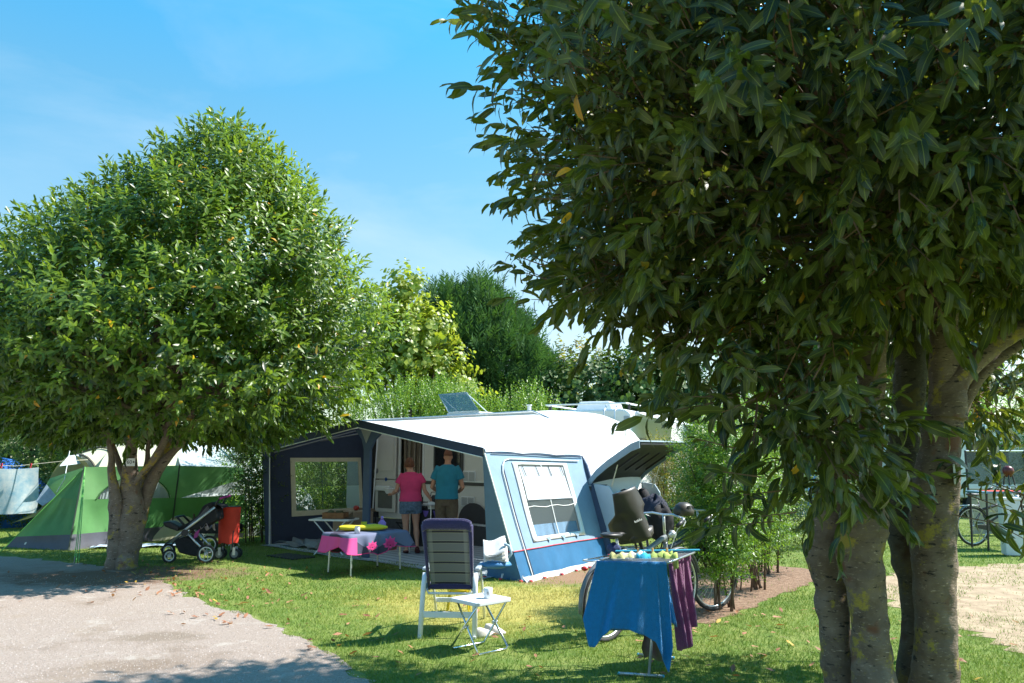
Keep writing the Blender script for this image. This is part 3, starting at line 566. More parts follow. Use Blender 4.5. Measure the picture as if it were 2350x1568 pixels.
bush('shrub', 'second hedge shrub in the soil bed, behind the bicycle shrub', 'shrub', [(2.95, 10.2, 1.05, .50, .5, .75), (3.0, 10.3, 1.8, .5, .5, .5)], 3000, privet2, small, lm_hedge, .5, .8, group='hedge shrubs in the soil bed', stemn=10, lo=.3)
bush('shrub', 'farthest hedge shrub at the end of the soil bed', 'shrub', [(3.7, 11.7, 1.15, .6, .6, .95), (3.5, 11.6, 1.9, .5, .5, .5)], 2200, privet2, small, lm_dark, .5, .95, group='hedge shrubs in the soil bed', stemn=10, lo=.3)
bush('shrub', 'airy olive brown shrub beside the open locker lid', 'shrub', [(2.85, 14.6, 1.0, .55, .6, .95), (2.75, 14.6, 1.5, .45, .5, .5)], 1000, privet2, small, lm_olive, .7, .9, stemn=14, lo=.2)
maple = [shoot(7, .35, 45, 100, .17) for _ in range(5)]
bush('plane_tree', 'airy yellow-green broadleaf tree behind the hedge', 'tree', [(-3.3, 24, 4.6, 1.5, 1.3, 1.6), (-3.9, 24, 5.9, .9, .9, 1.0), (-3.3, 24, 6.3, .75, .7, 1.0), (-2.5, 23.8, 5.4, .8, .8, .8), (-2.3, 23.6, 3.9, 1.2, .9, 1.0), (-4.2, 24, 4.8, .9, .9, 1.4), (-1.6, 23.4, 3.3, .8, .8, .5)], 1250, maple, broad, lm_plane, .3, 1.0, stemn=22, lo=.25, base=(-3.2, 24.3, 0), trunk=.08)
# conifer
def spray(n, L):
    Rl = []; P = []; Sc = []
    for i in range(n):
        t = i/n; sgn = 1 if i % 2 else -1; el = R(38+random.uniform(-8, 8)); az = random.uniform(-.35, .35) + (0 if sgn > 0 else PI)
        d = Vector((math.sin(el)*math.cos(az), math.sin(el)*math.sin(az), math.cos(el))); nrm = Vector((0, 1, 0)); x = d.cross(nrm).normalized(); nrm = x.cross(d)
        Rl.append(np.array([[x[k], d[k], nrm[k]] for k in range(3)])); P.append((0, 0, t*L)); Sc.append(L*.5*(1-.6*t)*random.uniform(.8, 1.2))
    return np.array(Rl), np.array(P), np.array(Sc)
sprays = [spray(14, .55) for _ in range(4)]; needle = [leaf_geo(1, .16, 2, .1, .05), leaf_geo(1, .2, 2, -.15, .05)]
con = [(-1.1, 26, 5.9, .75, .75, 1.4), (-2.2, 26, 5.9, .7, .7, 1.25), (-1.2, 26, 4.8, 1.7, 1.4, 1.5), (-.3, 26, 4.3, 1.5, 1.3, 1.6), (.4, 26, 3.4, 1.3, 1.2, 1.3), (-1.7, 26, 3.4, 1.6, 1.3, 1.6), (-.7, 26, 5.5, .9, .9, 1.2), (-.2, 26, 5.1, .7, .7, .9)]
bush('conifer_tree', 'dark blue-green cypress with feathery drooping sprays', 'tree', con, 4200, sprays, needle, lm_con, 1.1, 1.25, stemn=6, lo=.6, base=(-.9, 26.3, 0), trunk=.14, noise_=.35)
bush('broadleaf_tree', 'dark leafy tree right of the cypress, over the motorhome', 'tree', [(2.4, 25, 1.9, 2.6, 1.1, 1.7), (2.6, 25.5, 3.4, 1.9, 1.3, 1.5), (4.4, 25.0, 3.5, 1.8, 1.4, 1.7), (1.0, 25.6, 3.0, 1.0, 1, 1.2)], 2300, maple, broad, lm_dark, .4, 1.0, stemn=8, lo=.5, base=(3, 25.8, 0), trunk=.1)
bush('poplar_tree', 'thin pale grey-green tree top beyond the cypress', 'tree', [(2.6, 34, 5.2, 1.5, 1.0, 1.4), (1.6, 34, 4.6, .9, .9, 1.5)], 420, maple, broad, lm_olive, .9, .9, stemn=8, lo=.2, base=(2.2, 34, 0), trunk=.1)
bush('hedge', 'tall hedge behind the right laurel trunks', 'hedge', row(4.5, 26, 18, 22, 1.2, 3.9, 11), 6500, privet, small, lm_hedge, 1.1, 1.7, lo=.75)
bush('broadleaf_tree', 'dark green trees massed far behind the tent hedge', 'tree', row(-26, 27, -9, 28, 1.6, 4.6, 8), 3200, maple, broad, lm_dark, .5, 1.3, stemn=8, lo=.6, base=(-17, 28.5, 0), trunk=.14)
bush('broadleaf_tree', 'green tree glimpsed through the right laurel crown', 'tree', [(9.5, 26, 5.5, 3, 2, 2.3), (13.5, 26, 5.0, 2.6, 2, 2.6)], 1300, maple, broad, lm_hedge, .4, 1.5, stemn=10, lo=.5, base=(10.5, 26.5, 0), trunk=.16)
bush('shrub', 'dark leafy shrub low behind the trunks by the sandy pitch', 'shrub', [(5.9, 14.9, .9, .9, .5, .9)], 500, privet2, small, lm_dark, .5, 1.3, lo=.4)

# ---- fallen leaves: separate things
fl_m = leafmat('dry_leaf', (.20, .075, .035), (.42, .20, .11), (.38, .2, .12), .1, .7, rib=False, odd=(.5, .3, .04))
fgeo = []
for i in range(4):
    V, Fc, UV = leaf_geo(1, .38, 4, -.25+.15*i, .5-.2*i, .3); V = V-V.mean(0); fgeo.append((V, Fc, UV))
fmesh = []
for i in range(12):
    V, Fc, UV = fgeo[i % 4]; o = raw_mesh('fallen_leaf', V, Fc, fl_m, None, None, UV, np.full(len(V), (.1+.07*i) if i != 11 else 1.0)); fmesh.append(o.data); bpy.data.objects.remove(o)
def drop(n, pts_fn):
    k = 0
    while k < n:
        p = pts_fn()
        if p is None: continue
        o = bpy.data.objects.new('fallen_leaf', random.choice(fmesh)); C.objects.link(o); s_ = random.uniform(.055, .105); o.scale = (s_, s_, s_)
        o.location = (p[0], p[1], random.uniform(.018, .04)); o.rotation_euler = (random.uniform(-.5, .5), random.uniform(-.5, .5), random.uniform(0, 6.3)); k += 1
        tag(o, 'dry curled reddish brown laurel leaf lying on the ground', 'leaf', 'fallen leaves on the grass and gravel')
drop(105, lambda: G(random.triangular(360, 900, 500), random.uniform(1290, 1440)))
drop(55, lambda: G(random.uniform(230, 470), random.uniform(1292, 1370)))
drop(25, lambda: G(random.uniform(0, 400), random.uniform(1290, 1400)))
drop(45, lambda: G(random.uniform(600, 1300), random.uniform(1380, 1560)))
drop(60, lambda: G(random.uniform(1450, 1900), random.uniform(1400, 1565)))
drop(18, lambda: G(random.uniform(2040, 2350), random.uniform(1380, 1565)))

# ================================================================ AWNING AND CARAVAN (local frame: x along the caravan, y away through it)
def L3(lx, ly, z): return (lx, ly, z)
AWN = thing('caravan_awning', 'large blue and white caravan awning with an open front and zipped side windows', 'awning', O, AA)
FR = [(-6.30, 1.82), (-3.24, 2.22), (-.31, 1.74)]
def front_top(s):
    x = -6.30+5.99*s; z = np.interp(x, [p[0] for p in FR], [p[1] for p in FR]); return Vector((x, -2.45, z))
RAIL = [(-6.35, 2.36), (-1.45, 2.36), (-1.15, 2.27), (-.9, 2.10), (-.68, 1.88), (-.5, 1.68)]
rl = [0]
for a, b in zip(RAIL, RAIL[1:]): rl.append(rl[-1]+math.hypot(b[0]-a[0], b[1]-a[1]))
def rail(s): d = s*rl[-1]; return Vector((np.interp(d, rl, [p[0] for p in RAIL]), 0, np.interp(d, rl, [p[1] for p in RAIL])))
def roof_pt(u, v):
    a = front_top(u); b = rail(u); p = a.lerp(b, v); p.z += -.035*math.sin(PI*v)*(1+.4*math.sin(u*19))+.010*math.sin(u*34)*math.sin(PI*v)+.02*math.sin(PI*v)**2; return p
obj('roof', MB().grid(roof_pt, 48, 14), roofm, AWN, smooth=True)
# front valance with white piping
def strip(p0, p1, hgt, y, th=.012, drop=0, m=0, mb=None):
    mb = mb or MB(); mb.slab([(p0[0], y, p0[1]), (p1[0], y, p1[1]), (p1[0], y, p1[1]-hgt), (p0[0], y, p0[1]-hgt)], (0, th, 0), m); return mb
mb = MB()
for i in range(2): strip(FR[i], FR[i+1], .115, -2.475, mb=mb)
obj('valance', mb, navy, AWN)
mb = MB()
mb.tube([(-6.31, -2.482, 1.70), (-3.24, -2.482, 2.105), (-.31, -2.482, 1.622)], .009, 6); obj('piping', mb, piping, AWN)
mb = MB(); mb.tube([(-6.31, -2.47, 1.825), (-3.24, -2.47, 2.225), (-.30, -2.47, 1.745)], .012, 6); obj('roof_edge', mb, navy, AWN)
# right front wing (shaded, faces the viewer)
RT = Vector((-.31, -2.45, 1.74)); RB = Vector((.40, -2.45, 0)); 
ins = [(-.30, 1.62), (-.05-.26, 1.2), (-.28, .8), (-.25, .35), (-.23, .02)]
def wing(a, b, y=-2.455, m=0): return MB().slab([(a[0][0], y, a[0][1]), (b[0][0], y, b[0][1]), (b[1][0], y, b[1][1]), (a[1][0], y, a[1][1])], (0, .006, 0), m)
def wx(z): return RT.x+(RB.x-RT.x)*(RT.z-z)/RT.z
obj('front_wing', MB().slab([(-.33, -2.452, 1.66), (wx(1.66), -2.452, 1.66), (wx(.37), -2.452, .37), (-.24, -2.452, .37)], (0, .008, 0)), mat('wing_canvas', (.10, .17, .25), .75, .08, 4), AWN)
obj('front_skirt', MB().slab([(-.24, -2.452, .37), (wx(.37), -2.452, .37), (wx(0), -2.452, .0), (-.23, -2.452, .0)], (0, .008, 0)), mblue, AWN)
obj('piping', MB().tube([(wx(1.68), -2.46, 1.68), (wx(.38), -2.46, .38)], .010, 6), piping, AWN)
obj('skirt_piping', MB().tube([(-.24, -2.458, .37), (wx(.37), -2.462, .37)], .008, 6), redpipe, AWN)
# left front wing
obj('front_wing', MB().slab([(-6.31, -2.452, 1.70), (-6.02, -2.452, 1.73), (-5.90, -2.452, 0), (-6.05, -2.452, .0)], (0, .008, 0)), navy, AWN)
obj('piping', MB().tube([(-6.02, -2.46, 1.70), (-5.90, -2.46, .02)], .010, 6), piping, AWN)
# right side wall: u 0 front .. 1 caravan, v 0 floor .. 1 top
BR = [(0.03, 0.0), (-.27, .92), (-.45, 1.50), (-.5, 1.68)]
def wall(u, v, off=0.0):
    a = RB.lerp(RT, v); z = 1.68*v; b = Vector((np.interp(z, [p[1] for p in BR], [p[0] for p in BR]), 0, z)); p = a.lerp(b, u)
    p.x += off+.014*math.sin(PI*u)*math.sin(v*9+u*4)-.03*math.sin(PI*u)*math.sin(PI*v)*.6+.010*math.sin(u*23+v*5)*(1-v)**2; return p
WU = (.22, .80); WV = (.26, .90)       # window frame box
VS = .215
CU = (WU[0]+.045, WU[1]-.045); CV = (WV[0]+.035, WV[1]-.02)
hole = lambda u, v: CU[0] < u < CU[1] and CV[0] < VS+(1-VS)*v < CV[1]
def gridcuts(fn, us, vs, mb, skip=None, m=0):
    nu = len(us); vv = [fn(u, v) for v in vs for u in us]; ff = []
    for j in range(len(vs)-1):
        for i in range(nu-1):
            uc = (us[i]+us[i+1])/2; vc = (vs[j]+vs[j+1])/2
            if skip and skip(uc, vc): continue
            ff.append((j*nu+i, j*nu+i+1, (j+1)*nu+i+1, (j+1)*nu+i))
    return mb.add(vv, ff, m)
def lin(a, b, n): return [a+(b-a)*i/n for i in range(n+1)]
us = lin(0, CU[0], 8)+lin(CU[0], CU[1], 12)[1:]+lin(CU[1], 1, 6)[1:]; vs = lin(VS, CV[0], 4)+lin(CV[0], CV[1], 12)[1:]+lin(CV[1], 1, 3)[1:]
sk = lambda u, v: CU[0] < u < CU[1] and CV[0] < v < CV[1]
obj('side_wall', gridcuts(lambda u, v: wall(u, v), us, vs, MB(), sk), lblue, AWN, smooth=True)
obj('side_skirt', MB().grid(lambda u, v: wall(u, v*VS, .006+.012*math.sin(u*30)*(1-v)), 40, 5), mblue, AWN, smooth=True)
obj('mud_flap', MB().grid(lambda u, v: wall(u, 0)+Vector((.03+.07*(1-v)+.012*math.sin(u*21), 0, -.0+.06*v)), 40, 2), mat('mud_flap_vinyl', (.45, .47, .48), .5, .1), AWN, smooth=True)
obj('skirt_piping', MB().tube([wall(i/20, VS, .016) for i in range(21)], .008, 6), redpipe, AWN)
W_ = lambda u, v, o=.012: wall(u, v, o)
wf = MB()
us2 = [WU[0], CU[0]]+lin(CU[0], CU[1], 10)[1:]+[WU[1]]; vs2 = [WV[0], CV[0]]+lin(CV[0], CV[1], 10)[1:]+[WV[1]]
gridcuts(lambda u, v: W_(u, v), us2, vs2, wf, sk)
wnd = obj('window', wf, piping, AWN, smooth=True, solid=.004)
obj('pane', MB().grid(lambda u, v: wall(CU[0]+(CU[1]-CU[0])*u, CV[0]+(CV[1]-CV[0])*v, .004), 12, 12), clear, wnd, smooth=True)
BL = .50
obj('blind', MB().grid(lambda u, v: wall(CU[0]+.01+(CU[1]-CU[0]-.02)*u, CV[0]+(CV[1]-CV[0])*(BL+(.97-BL)*v), .016+.005*math.sin(u*14+v*5)+(.012 if v < .05 else 0)), 22, 12), mat('blind_sheet', (.58, .62, .66), .4, .06, transl=.2), wnd, smooth=True)
def bar(pts, r, m, par, name='glazing_bar'): return obj(name, MB().tube(pts, r, 5), m, par)
um = CU[0]+(CU[1]-CU[0])*.50
bar([wall(um, CV[0]+(CV[1]-CV[0])*i/8, .012) for i in range(9)], .010, piping, wnd)
bar([wall(CU[0]+(CU[1]-CU[0])*i/8, CV[0]+(CV[1]-CV[0])*(.40+.012*math.sin(i*1.7)), .012) for i in range(9)], .006, piping, wnd)
for i in range(4):
    uu = CU[0]+(CU[1]-CU[0])*(.08+.28*i); bar([wall(uu, CV[1]-.01, .03), wall(uu+.004, CV[1]-.05, .032), wall(uu+.012, CV[1]-.095, .03)], .006, black, wnd, 'toggle')
for uu in (WU[0]+.14, WU[0]+.30, WU[0]+.46):
    obj('flap_tab', MB().slab([W_(uu, CV[0]-.012, .02), W_(uu+.05, CV[0]-.012, .02), W_(uu+.03, CV[0]-.05, .024)], (.003, 0, 0)), lblue, wnd)
# lower blue strip inside the window (folded curtain behind the pane)
obj('curtain', MB().grid(lambda u, v: wall(CU[0]+(CU[1]-CU[0])*u, CV[0]+.09*v, -.03+.008*math.sin(u*40)), 30, 2), mat('awning_curtain', (.20, .33, .50), .8, .1), wnd, smooth=True)
# zip door seam
obj('zip', MB().tube([wall(.105-.0*v, v, .02) for v in lin(0.0, .82, 14)]+[wall(.12, .87, .02), wall(.15, .91, .02)]+[wall(u, .925, .02) for u in lin(.2, .94, 8)], .010, 6), piping, AWN)
obj('zip_cover', MB().tube([wall(.118, v, .02) for v in lin(0, .86, 14)], .012, 5), navy, AWN)
obj('eave_trim', MB().grid(lambda u, v: wall(u, 1.0, .02)+Vector((.02*v, 0, .03-.075*v+(.02 if v > .5 else 0)*abs(math.sin(u*9)))), 40, 2), roofm, AWN, smooth=True)
obj('eave_seam', MB().tube([wall(u, .985, .035)-Vector((0, 0, .03)) for u in lin(.05, 1, 20)], .008, 5), navy, AWN)
# rear cover strip down the caravan nose (dark blue draught strip)
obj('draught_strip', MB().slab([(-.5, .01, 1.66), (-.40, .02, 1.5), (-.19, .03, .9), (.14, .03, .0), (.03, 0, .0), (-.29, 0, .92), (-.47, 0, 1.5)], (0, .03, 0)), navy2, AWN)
# left wall with window
def lwall(u, v): return Vector((-6.02-.22*v, -2.43+2.42*u, (1.70+.62*u)*v+.0))
def lw(ly, z): return Vector((-6.02-.22*z/1.8, ly, z))
ly0, ly1, z0, z1 = -1.80, -.30, .58, 1.52
ysl = lin(-2.43, ly0, 3)+lin(ly0, ly1, 4)[1:]+[0]; zsl = [0, z0]+lin(z0, z1, 4)[1:]
mb = MB(); nu = len(ysl)
gridcuts(lambda u, v: lw(u, v), ysl, zsl, mb, lambda u, v: ly0 < u < ly1 and z0 < v < z1)
mb.add([lw(-2.43, z1), lw(0, z1), lw(0, 2.34), lw(-2.43, 1.78)], [(0, 1, 2, 3)])
obj('side_wall', mb, navy, AWN)
lwn = obj('window', MB().slab([lw(ly0-.10, z0-.08), lw(ly1+.08, z0-.08), lw(ly1+.08, z1+.08), lw(ly0-.10, z1+.08)], (.001, 0, 0)), cream, AWN)
me = MB()
for a, b in (((ly0-.10, z0-.10), (ly0, z1+.08)), ((ly1, z0-.10), (ly1+.08, z1+.08)), ((ly0, z1), (ly1, z1+.08)), ((ly0, z0-.10), (ly1, z0))):
    me.slab([lw(a[0], a[1]), lw(b[0], a[1]), lw(b[0], b[1]), lw(a[0], b[1])], (.012, 0, 0))
old = lwn.data; bpy.data.objects.remove(lwn); lwn = obj('window', me, cream, AWN)
obj('pane', MB().grid(lambda u, v: lw(ly0+(ly1-ly0)*u, z0+(z1-z0)*v), 2, 2), clear, lwn)
obj('insect_screen', MB().grid(lambda u, v: lw(ly0+(ly1-ly0)*u, z0+.45+(z1-z0-.45)*v)+Vector((.02, 0, 0)), 2, 2), glass('mesh_screen', (.12, .13, .13), .35, .6), lwn)
obj('glazing_bar', MB().tube([lw(-1.2, z0)+Vector((.02, 0, 0)), lw(-1.2, z1)+Vector((.02, 0, 0))], .006, 5), navy, lwn)
# poles and frame
obj('pole', MB().tube([(-5.95, -2.40, 0), (-6.15, -2.40, 1.72)], .013, 8), wmetal, AWN, smooth=True)
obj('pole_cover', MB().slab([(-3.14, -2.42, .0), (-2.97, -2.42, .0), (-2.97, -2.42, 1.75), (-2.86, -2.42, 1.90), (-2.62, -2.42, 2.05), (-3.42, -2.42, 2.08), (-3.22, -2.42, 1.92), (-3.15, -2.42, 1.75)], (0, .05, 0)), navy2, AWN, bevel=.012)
obj('pole_gusset', MB().slab([(-3.07, -2.428, 1.84), (-3.22, -2.428, 2.07), (-2.92, -2.428, 2.07)], (0, .004, 0)), grey, AWN)
obj('pole', MB().tube([(-5.75, -.25, 0), (-5.6, -.25, 2.1)], .014, 8), wmetal, AWN, smooth=True)
obj('roof_pole', MB().tube([(-6.1, -1.3, 1.93), (-3.3, -1.3, 2.20), (-.55, -1.3, 1.78)], .013, 8), grey, AWN, smooth=True)
obj('roof_pole', MB().tube([(-3.08, -2.4, 2.07), (-3.0, 0, 2.3)], .013, 8), grey, AWN, smooth=True)
obj('pole', MB().tube([(-.45, -2.36, 1.66), (.27, -2.36, .02)], .013, 8), wmetal, AWN, smooth=True)
obj('roof_pole', MB().tube([(-6.05, -2.35, 1.70), (-6.1, 0, 2.26)], .013, 8), grey, AWN, smooth=True)
obj('rear_curtain', MB().grid(lambda u, v: Vector((-6.25+.42*u, -.03+.02*math.sin(u*20), 2.3*v)), 12, 4), blackcloth, AWN, smooth=True)
peg = MB(); peg.tube([(0, 0, .07), (.03, 0, .0), (.045, 0, -.03)], .005, 5, 0); peg.tube([(0, .02, .07), (.03, .012, .0), (.045, 0, -.03)], .004, 5, 0); peg.box((.045, .006, .006), (.035, .035, .022), m=1)
p0 = None
for q in [(0.0, RB+Vector((.02, 0, 0)))]+[(i, wall(i, 0)+Vector((.08, 0, 0))) for i in (.02, .16, .33, .5, .66, .82, .97)]+[(9, Vector((-.20, -2.50, 0))), (9, Vector((.1, -2.5, 0)))]:
    if p0 is None: p0 = obj('peg', peg, [wmetal, redpipe], AWN); o = p0
    else: o = bpy.data.objects.new('peg', p0.data); C.objects.link(o); o.parent = AWN
    o.location = q[1]+Vector((0, 0, .01)); 
    if q[0] in (0.0, 9): o.rotation_euler = (0, 0, -1.4)

# groundsheet
gsm = bpy.data.materials.new('woven_groundsheet'); gsm.use_nodes = True; nt = gsm.node_tree; L = nt.links.new; p = nt.nodes['Principled BSDF']; p.inputs['Roughness'].default_value = .8
tc = N(nt, 'ShaderNodeTexCoord'); wv = N(nt, 'ShaderNodeTexWave'); wv.bands_direction = 'Y'; wv.inputs['Scale'].default_value = 1.6; wv.inputs['Distortion'].default_value = .6; L(tc.outputs['Object'], wv.inputs[0])
cr = N(nt, 'ShaderNodeValToRGB'); cr.color_ramp.elements[0].color = (.22, .25, .29, 1); cr.color_ramp.elements[1].color = (.42, .46, .50, 1); cr.color_ramp.elements[0].position = .12; cr.color_ramp.elements[1].position = .2; L(wv.outputs[0], cr.inputs[0]); L(cr.outputs[0], p.inputs['Base Color'])
solo('groundsheet', 'grey striped woven groundsheet on the awning floor', 'groundsheet', MB().grid(lambda u, v: Vector((-5.95+5.85*u, -2.62+2.65*v+.03*math.sin(u*12)*(1-v), .012+.006*math.sin(u*25+v*7))), 60, 24), gsm, loc=O, rz=AA, smooth=True)
def crum(u, v):
    a = .75+.25*math.sin(u*5+1); return Vector((-5.8+1.9*u+.18*math.sin(v*7), -2.45+.95*v*a+.15*u+.05*math.sin(u*17), .03+.10*abs(math.sin(u*9+v*4))*abs(math.cos(v*5+u*3))*(1-.4*u)+.015*math.sin(u*31+v*27)))
solo('folded_tarpaulin', 'crumpled grey tarpaulin heaped at the left front of the awning floor', 'tarpaulin', MB().grid(crum, 40, 26), mat('tarp', (.20, .23, .25), .6, .15), loc=O, rz=AA, smooth=True)
dm = G(667, 1279); solo('doormat', 'dark flat doormat on the grass in front of the awning', 'mat', MB().box((0, 0, .012), (.75, .42, .022)), mat('doormat_m', (.035, .035, .03), .95, .4, 60, bump=.6), loc=(dm.x, dm.y, 0), rz=R(-40), bevel=.006)

# ---- caravan
CV_ = thing('caravan', 'cream touring caravan with its door folded open inside the awning', 'caravan', O, AA)
nose = [(-1.55, 2.40), (-1.2, 2.27), (-.92, 2.07), (-.70, 1.84), (-.54, 1.62), (-.42, 1.30), (-.33, 1.0), (-.27, .7), (-.25, .38)]
prof_c = [(-6.9, .38)]+[(-7.0, .6), (-7.0, 2.1), (-6.85, 2.33), (-6.6, 2.40)]+nose
yA, yB = .03, 2.15
sh = MB(); nS = 10; rr = []
for j in range(nS+1):
    t = j/nS; y = yA+(yB-yA)*t; bulge = .16*(1-(2*t-1)**2); rr.append([Vector((x+(bulge if x > -1.3 else 0)*min(1, (x+1.3)), y, z+(.05*(1-(2*t-1)**4) if z > 2.2 else 0))) for x, z in prof_c])
n = len(prof_c)
sh.add([p for r in rr for p in r], [(j*n+i, (j+1)*n+i, (j+1)*n+(i+1) % n, j*n+(i+1) % n) for j in range(nS) for i in range(n)]+[tuple(nS*n+i for i in range(n))])
obj('shell', sh, caravan_m, CV_, smooth=False)
# near side wall with a doorway
D0, D1, DZ0, DZ1 = -5.20, -4.42, .50, 2.04
sw = MB(); Y0 = yA
sw.slab([(-6.9, Y0, .38), (D0, Y0, .38), (D0, Y0, 2.395), (-6.6, Y0, 2.395), (-6.85, Y0, 2.33), (-7, Y0, 2.1), (-7, Y0, .6)], (0, -.02, 0))
sw.slab([(D0, Y0, .38), (D1, Y0, .38), (D1, Y0, DZ0), (D0, Y0, DZ0)], (0, -.02, 0)); sw.slab([(D0, Y0, DZ1), (D1, Y0, DZ1), (D1, Y0, 2.395), (D0, Y0, 2.395)], (0, -.02, 0))
arch = [(-3.0+.36*math.cos(a), .38+.36*math.sin(a)) for a in lin(PI, 0, 12)]
sw.slab([(D1, Y0, .38)]+[(x, Y0, z) for x, z in arch]+[(x, Y0, z) for x, z in reversed(nose)]+[(D1, Y0, 2.395)], (0, -.02, 0))
obj('side_panel', sw, caravan_m, CV_)
obj('floor_panel', MB().box((-3.6, 1.1, .40), (6.5, 2.0, .04)), grey, CV_)
obj('waist_strip', MB().box((-2.35, .002, 1.12), (4.1, .012, .06)), mat('strip_dark', (.06, .055, .05), .5), CV_)
obj('waist_trim', MB().box((-2.35, .0, 1.16), (4.1, .014, .014)), alu, CV_)
dw = obj('doorway_frame', MB().box((D0+.02, -.0, 1.27), (.04, .03, 1.56)).box((D1-.02, 0, 1.27), (.04, .03, 1.56)).box(((D0+D1)/2, 0, 2.055), (.86, .03, .04)), white, CV_)
cm = mat('fly_curtain', (.10, .075, .05), .8, .2); cm2 = mat('fly_curtain_pale', (.26, .22, .17), .8, .2)
for i in range(18):
    x = D0+.06+i*.039; obj('curtain_strip', MB().grid(lambda u, v: Vector((x+.034*u, .06+.012*math.sin(i*1.7+v*3), .55+1.46*v)), 1, 5), cm2 if i % 2 else cm, dw)
obj('step', MB().box((-4.8, -.25, .15), (.6, .35, .05)).box((-4.8, -.25, .065), (.5, .28, .12)), grey, CV_, bevel=.008)
# the door folded back against the wall, in two leaves
dr = obj('door', MB().box((-5.56, -.05, 1.62), (.66, .045, .92)).box((-5.56, -.05, .82), (.66, .045, .66)), mat('door_shell', (.56, .55, .51), .4, .03), CV_, bevel=.03)
obj('door_panel', MB().box((-5.52, -.078, 1.66), (.44, .012, .66)), mat('door_inner', (.60, .59, .55), .4, .03), dr, bevel=.03)
obj('lower_panel', MB().box((-5.54, -.078, .76), (.46, .014, .36)), mat('door_pocket', (.12, .12, .11), .4), dr, bevel=.03)
obj('storage_tray', MB().box((-5.54, -.12, .98), (.46, .10, .10)), white, dr, bevel=.02)
obj('handle', MB().disc((-5.84, -.09, 1.33), (0, 1, 0), .055, .03).box((-5.88, -.09, 1.12), (.04, .03, .12)), grey, dr, bevel=.004)
obj('badge', MB().disc((-5.52, -.078, 1.16), (0, 1, 0), .04, .006), mat('badge_blue', (.02, .08, .3), .4), dr)
w = obj('window', MB().slab([(-4.13, .006, 1.33), (-3.30, .006, 1.33), (-3.30, .006, 1.88), (-4.13, .006, 1.88)], (0, -.03, 0)), mat('window_rubber', (.05, .05, .05), .5), CV_, bevel=.014)
obj('pane', MB().slab([(-4.07, -.026, 1.38), (-3.36, -.026, 1.38), (-3.36, -.026, 1.83), (-4.07, -.026, 1.83)], (0, -.012, 0)), darkglass, w, bevel=.01)
def vent(x, z, wd_, hg):
    v = obj('vent', MB().box((x, .0, z), (wd_, .02, hg)), white, CV_, bevel=.006)
    for i in range(8): 
        for k in range(2): obj('slat', MB().box((x-wd_/4+k*wd_/2+(-.003 if k else .003), -.012, z-hg/2+.03+i*(hg-.06)/7), (wd_/2-.035, .008, .008)), grey, v)
vent(-3.15, 1.26, .36, .20); vent(-3.17, .80, .36, .19)
obj('wheel', MB().disc((-3.0, .18, .32), (0, 1, 0), .30, .2, 28), rubber, CV_, bevel=.02)
obj('wheel_trim', MB().disc((-3.0, .07, .32), (0, 1, 0), .19, .02, 20), alu, CV_)
obj('wheel_cover', MB().slab([(-3.0+.40*math.cos(a), -.02, .42+.36*math.sin(a)) for a in lin(PI, 0, 14)], (0, -.012, 0)), mat('arch_cover', (.06, .06, .065), .8, .1), CV_)
obj('draught_skirt', MB().grid(lambda u, v: Vector((-6.9+6.7*u, -.02+.02*math.sin(u*30), .38*v)), 40, 2), mat('skirt_cloth', (.07, .075, .085), .8, .15), CV_, smooth=True)
obj('sill_rail', MB().box((-2.4, -.02, .39), (3.9, .03, .035)), white, CV_)
obj('awning_rail', MB().tube([(-6.5, .0, 2.39)]+[(x, .0, z+.02) for x, z in nose[:6]], .012, 6), alu, CV_)
# roof light standing open, flue
rfl = obj('roof_light', MB().box((-3.80, .75, 2.46), (.95, .62, .06)), white, CV_, bevel=.02)
gl = glass('roof_dome', (.16, .26, .30), .55, .08)
hx0, hx1 = -3.72, -2.95
def lid(u, v): return Vector((hx0-.15*0+.78*u, .52+.10*u*0+ .50*v*0, 2.50)) 
a_, b_, c_, d_ = Vector((-3.75, .55, 2.50)), Vector((-2.85, .55, 2.50)), Vector((-3.35, .95, 2.92)), Vector((-4.25, .95, 2.92))
obj('lid', MB().slab([(-4.20, .45, 2.50), (-3.36, .45, 2.50), (-3.98, .72, 2.90), (-4.82, .72, 2.90)], (.02, -.02, .02)), gl, rfl)
obj('lid_frame', MB().tube([(-4.20, .45, 2.50), (-3.36, .45, 2.50), (-3.98, .72, 2.90), (-4.82, .72, 2.90)], .018, 6, closed=True).tube([(-4.2, .75, 2.48), (-4.75, .72, 2.86)], .009, 5).tube([(-3.4, .75, 2.48), (-3.9, .72, 2.84)], .009, 5), mat('frame_pale', (.6, .68, .7), .3), rfl, smooth=True)
obj('flue', MB().disc((-1.95, .35, 2.47), (0, 0, 1), .035, .12).disc((-1.95, .35, 2.55), (0, 0, 1), .05, .02), white, CV_)
# gas locker on the nose, with raised lid
lk = obj('gas_locker', MB().slab([(-.30, .05, .42), (.05, .05, .42), (.12, .05, .60), (.12, .05, 1.02), (.02, .05, 1.16), (-.34, .05, 1.20)], (0, .03, 0)).slab([(-.30, 1.37, .42), (.05, 1.37, .42), (.12, 1.37, .60), (.12, 1.37, 1.02), (.02, 1.37, 1.16), (-.34, 1.37, 1.20)], (0, .03, 0)).slab([(.12, .08, .60), (.12, .55, .60), (.12, .52, .95), (.12, .36, 1.08), (.12, .08, 1.08)], (.03, 0, 0)).slab([(.12, .55, .60), (.12, 1.37, .60), (.12, 1.37, .78), (.12, .55, .78)], (.03, 0, 0)).box((-.1, .72, .46), (.4, 1.36, .06)), mat('locker_shell', (.42, .52, .60), .3, .04), CV_, bevel=.02)
obj('locker_inside', MB().box((-.30, .72, .82), (.02, 1.3, .70)), mat('locker_shade', (.05, .055, .06), .7), lk)  # inner panel, the locker's interior shade put into its dark colour
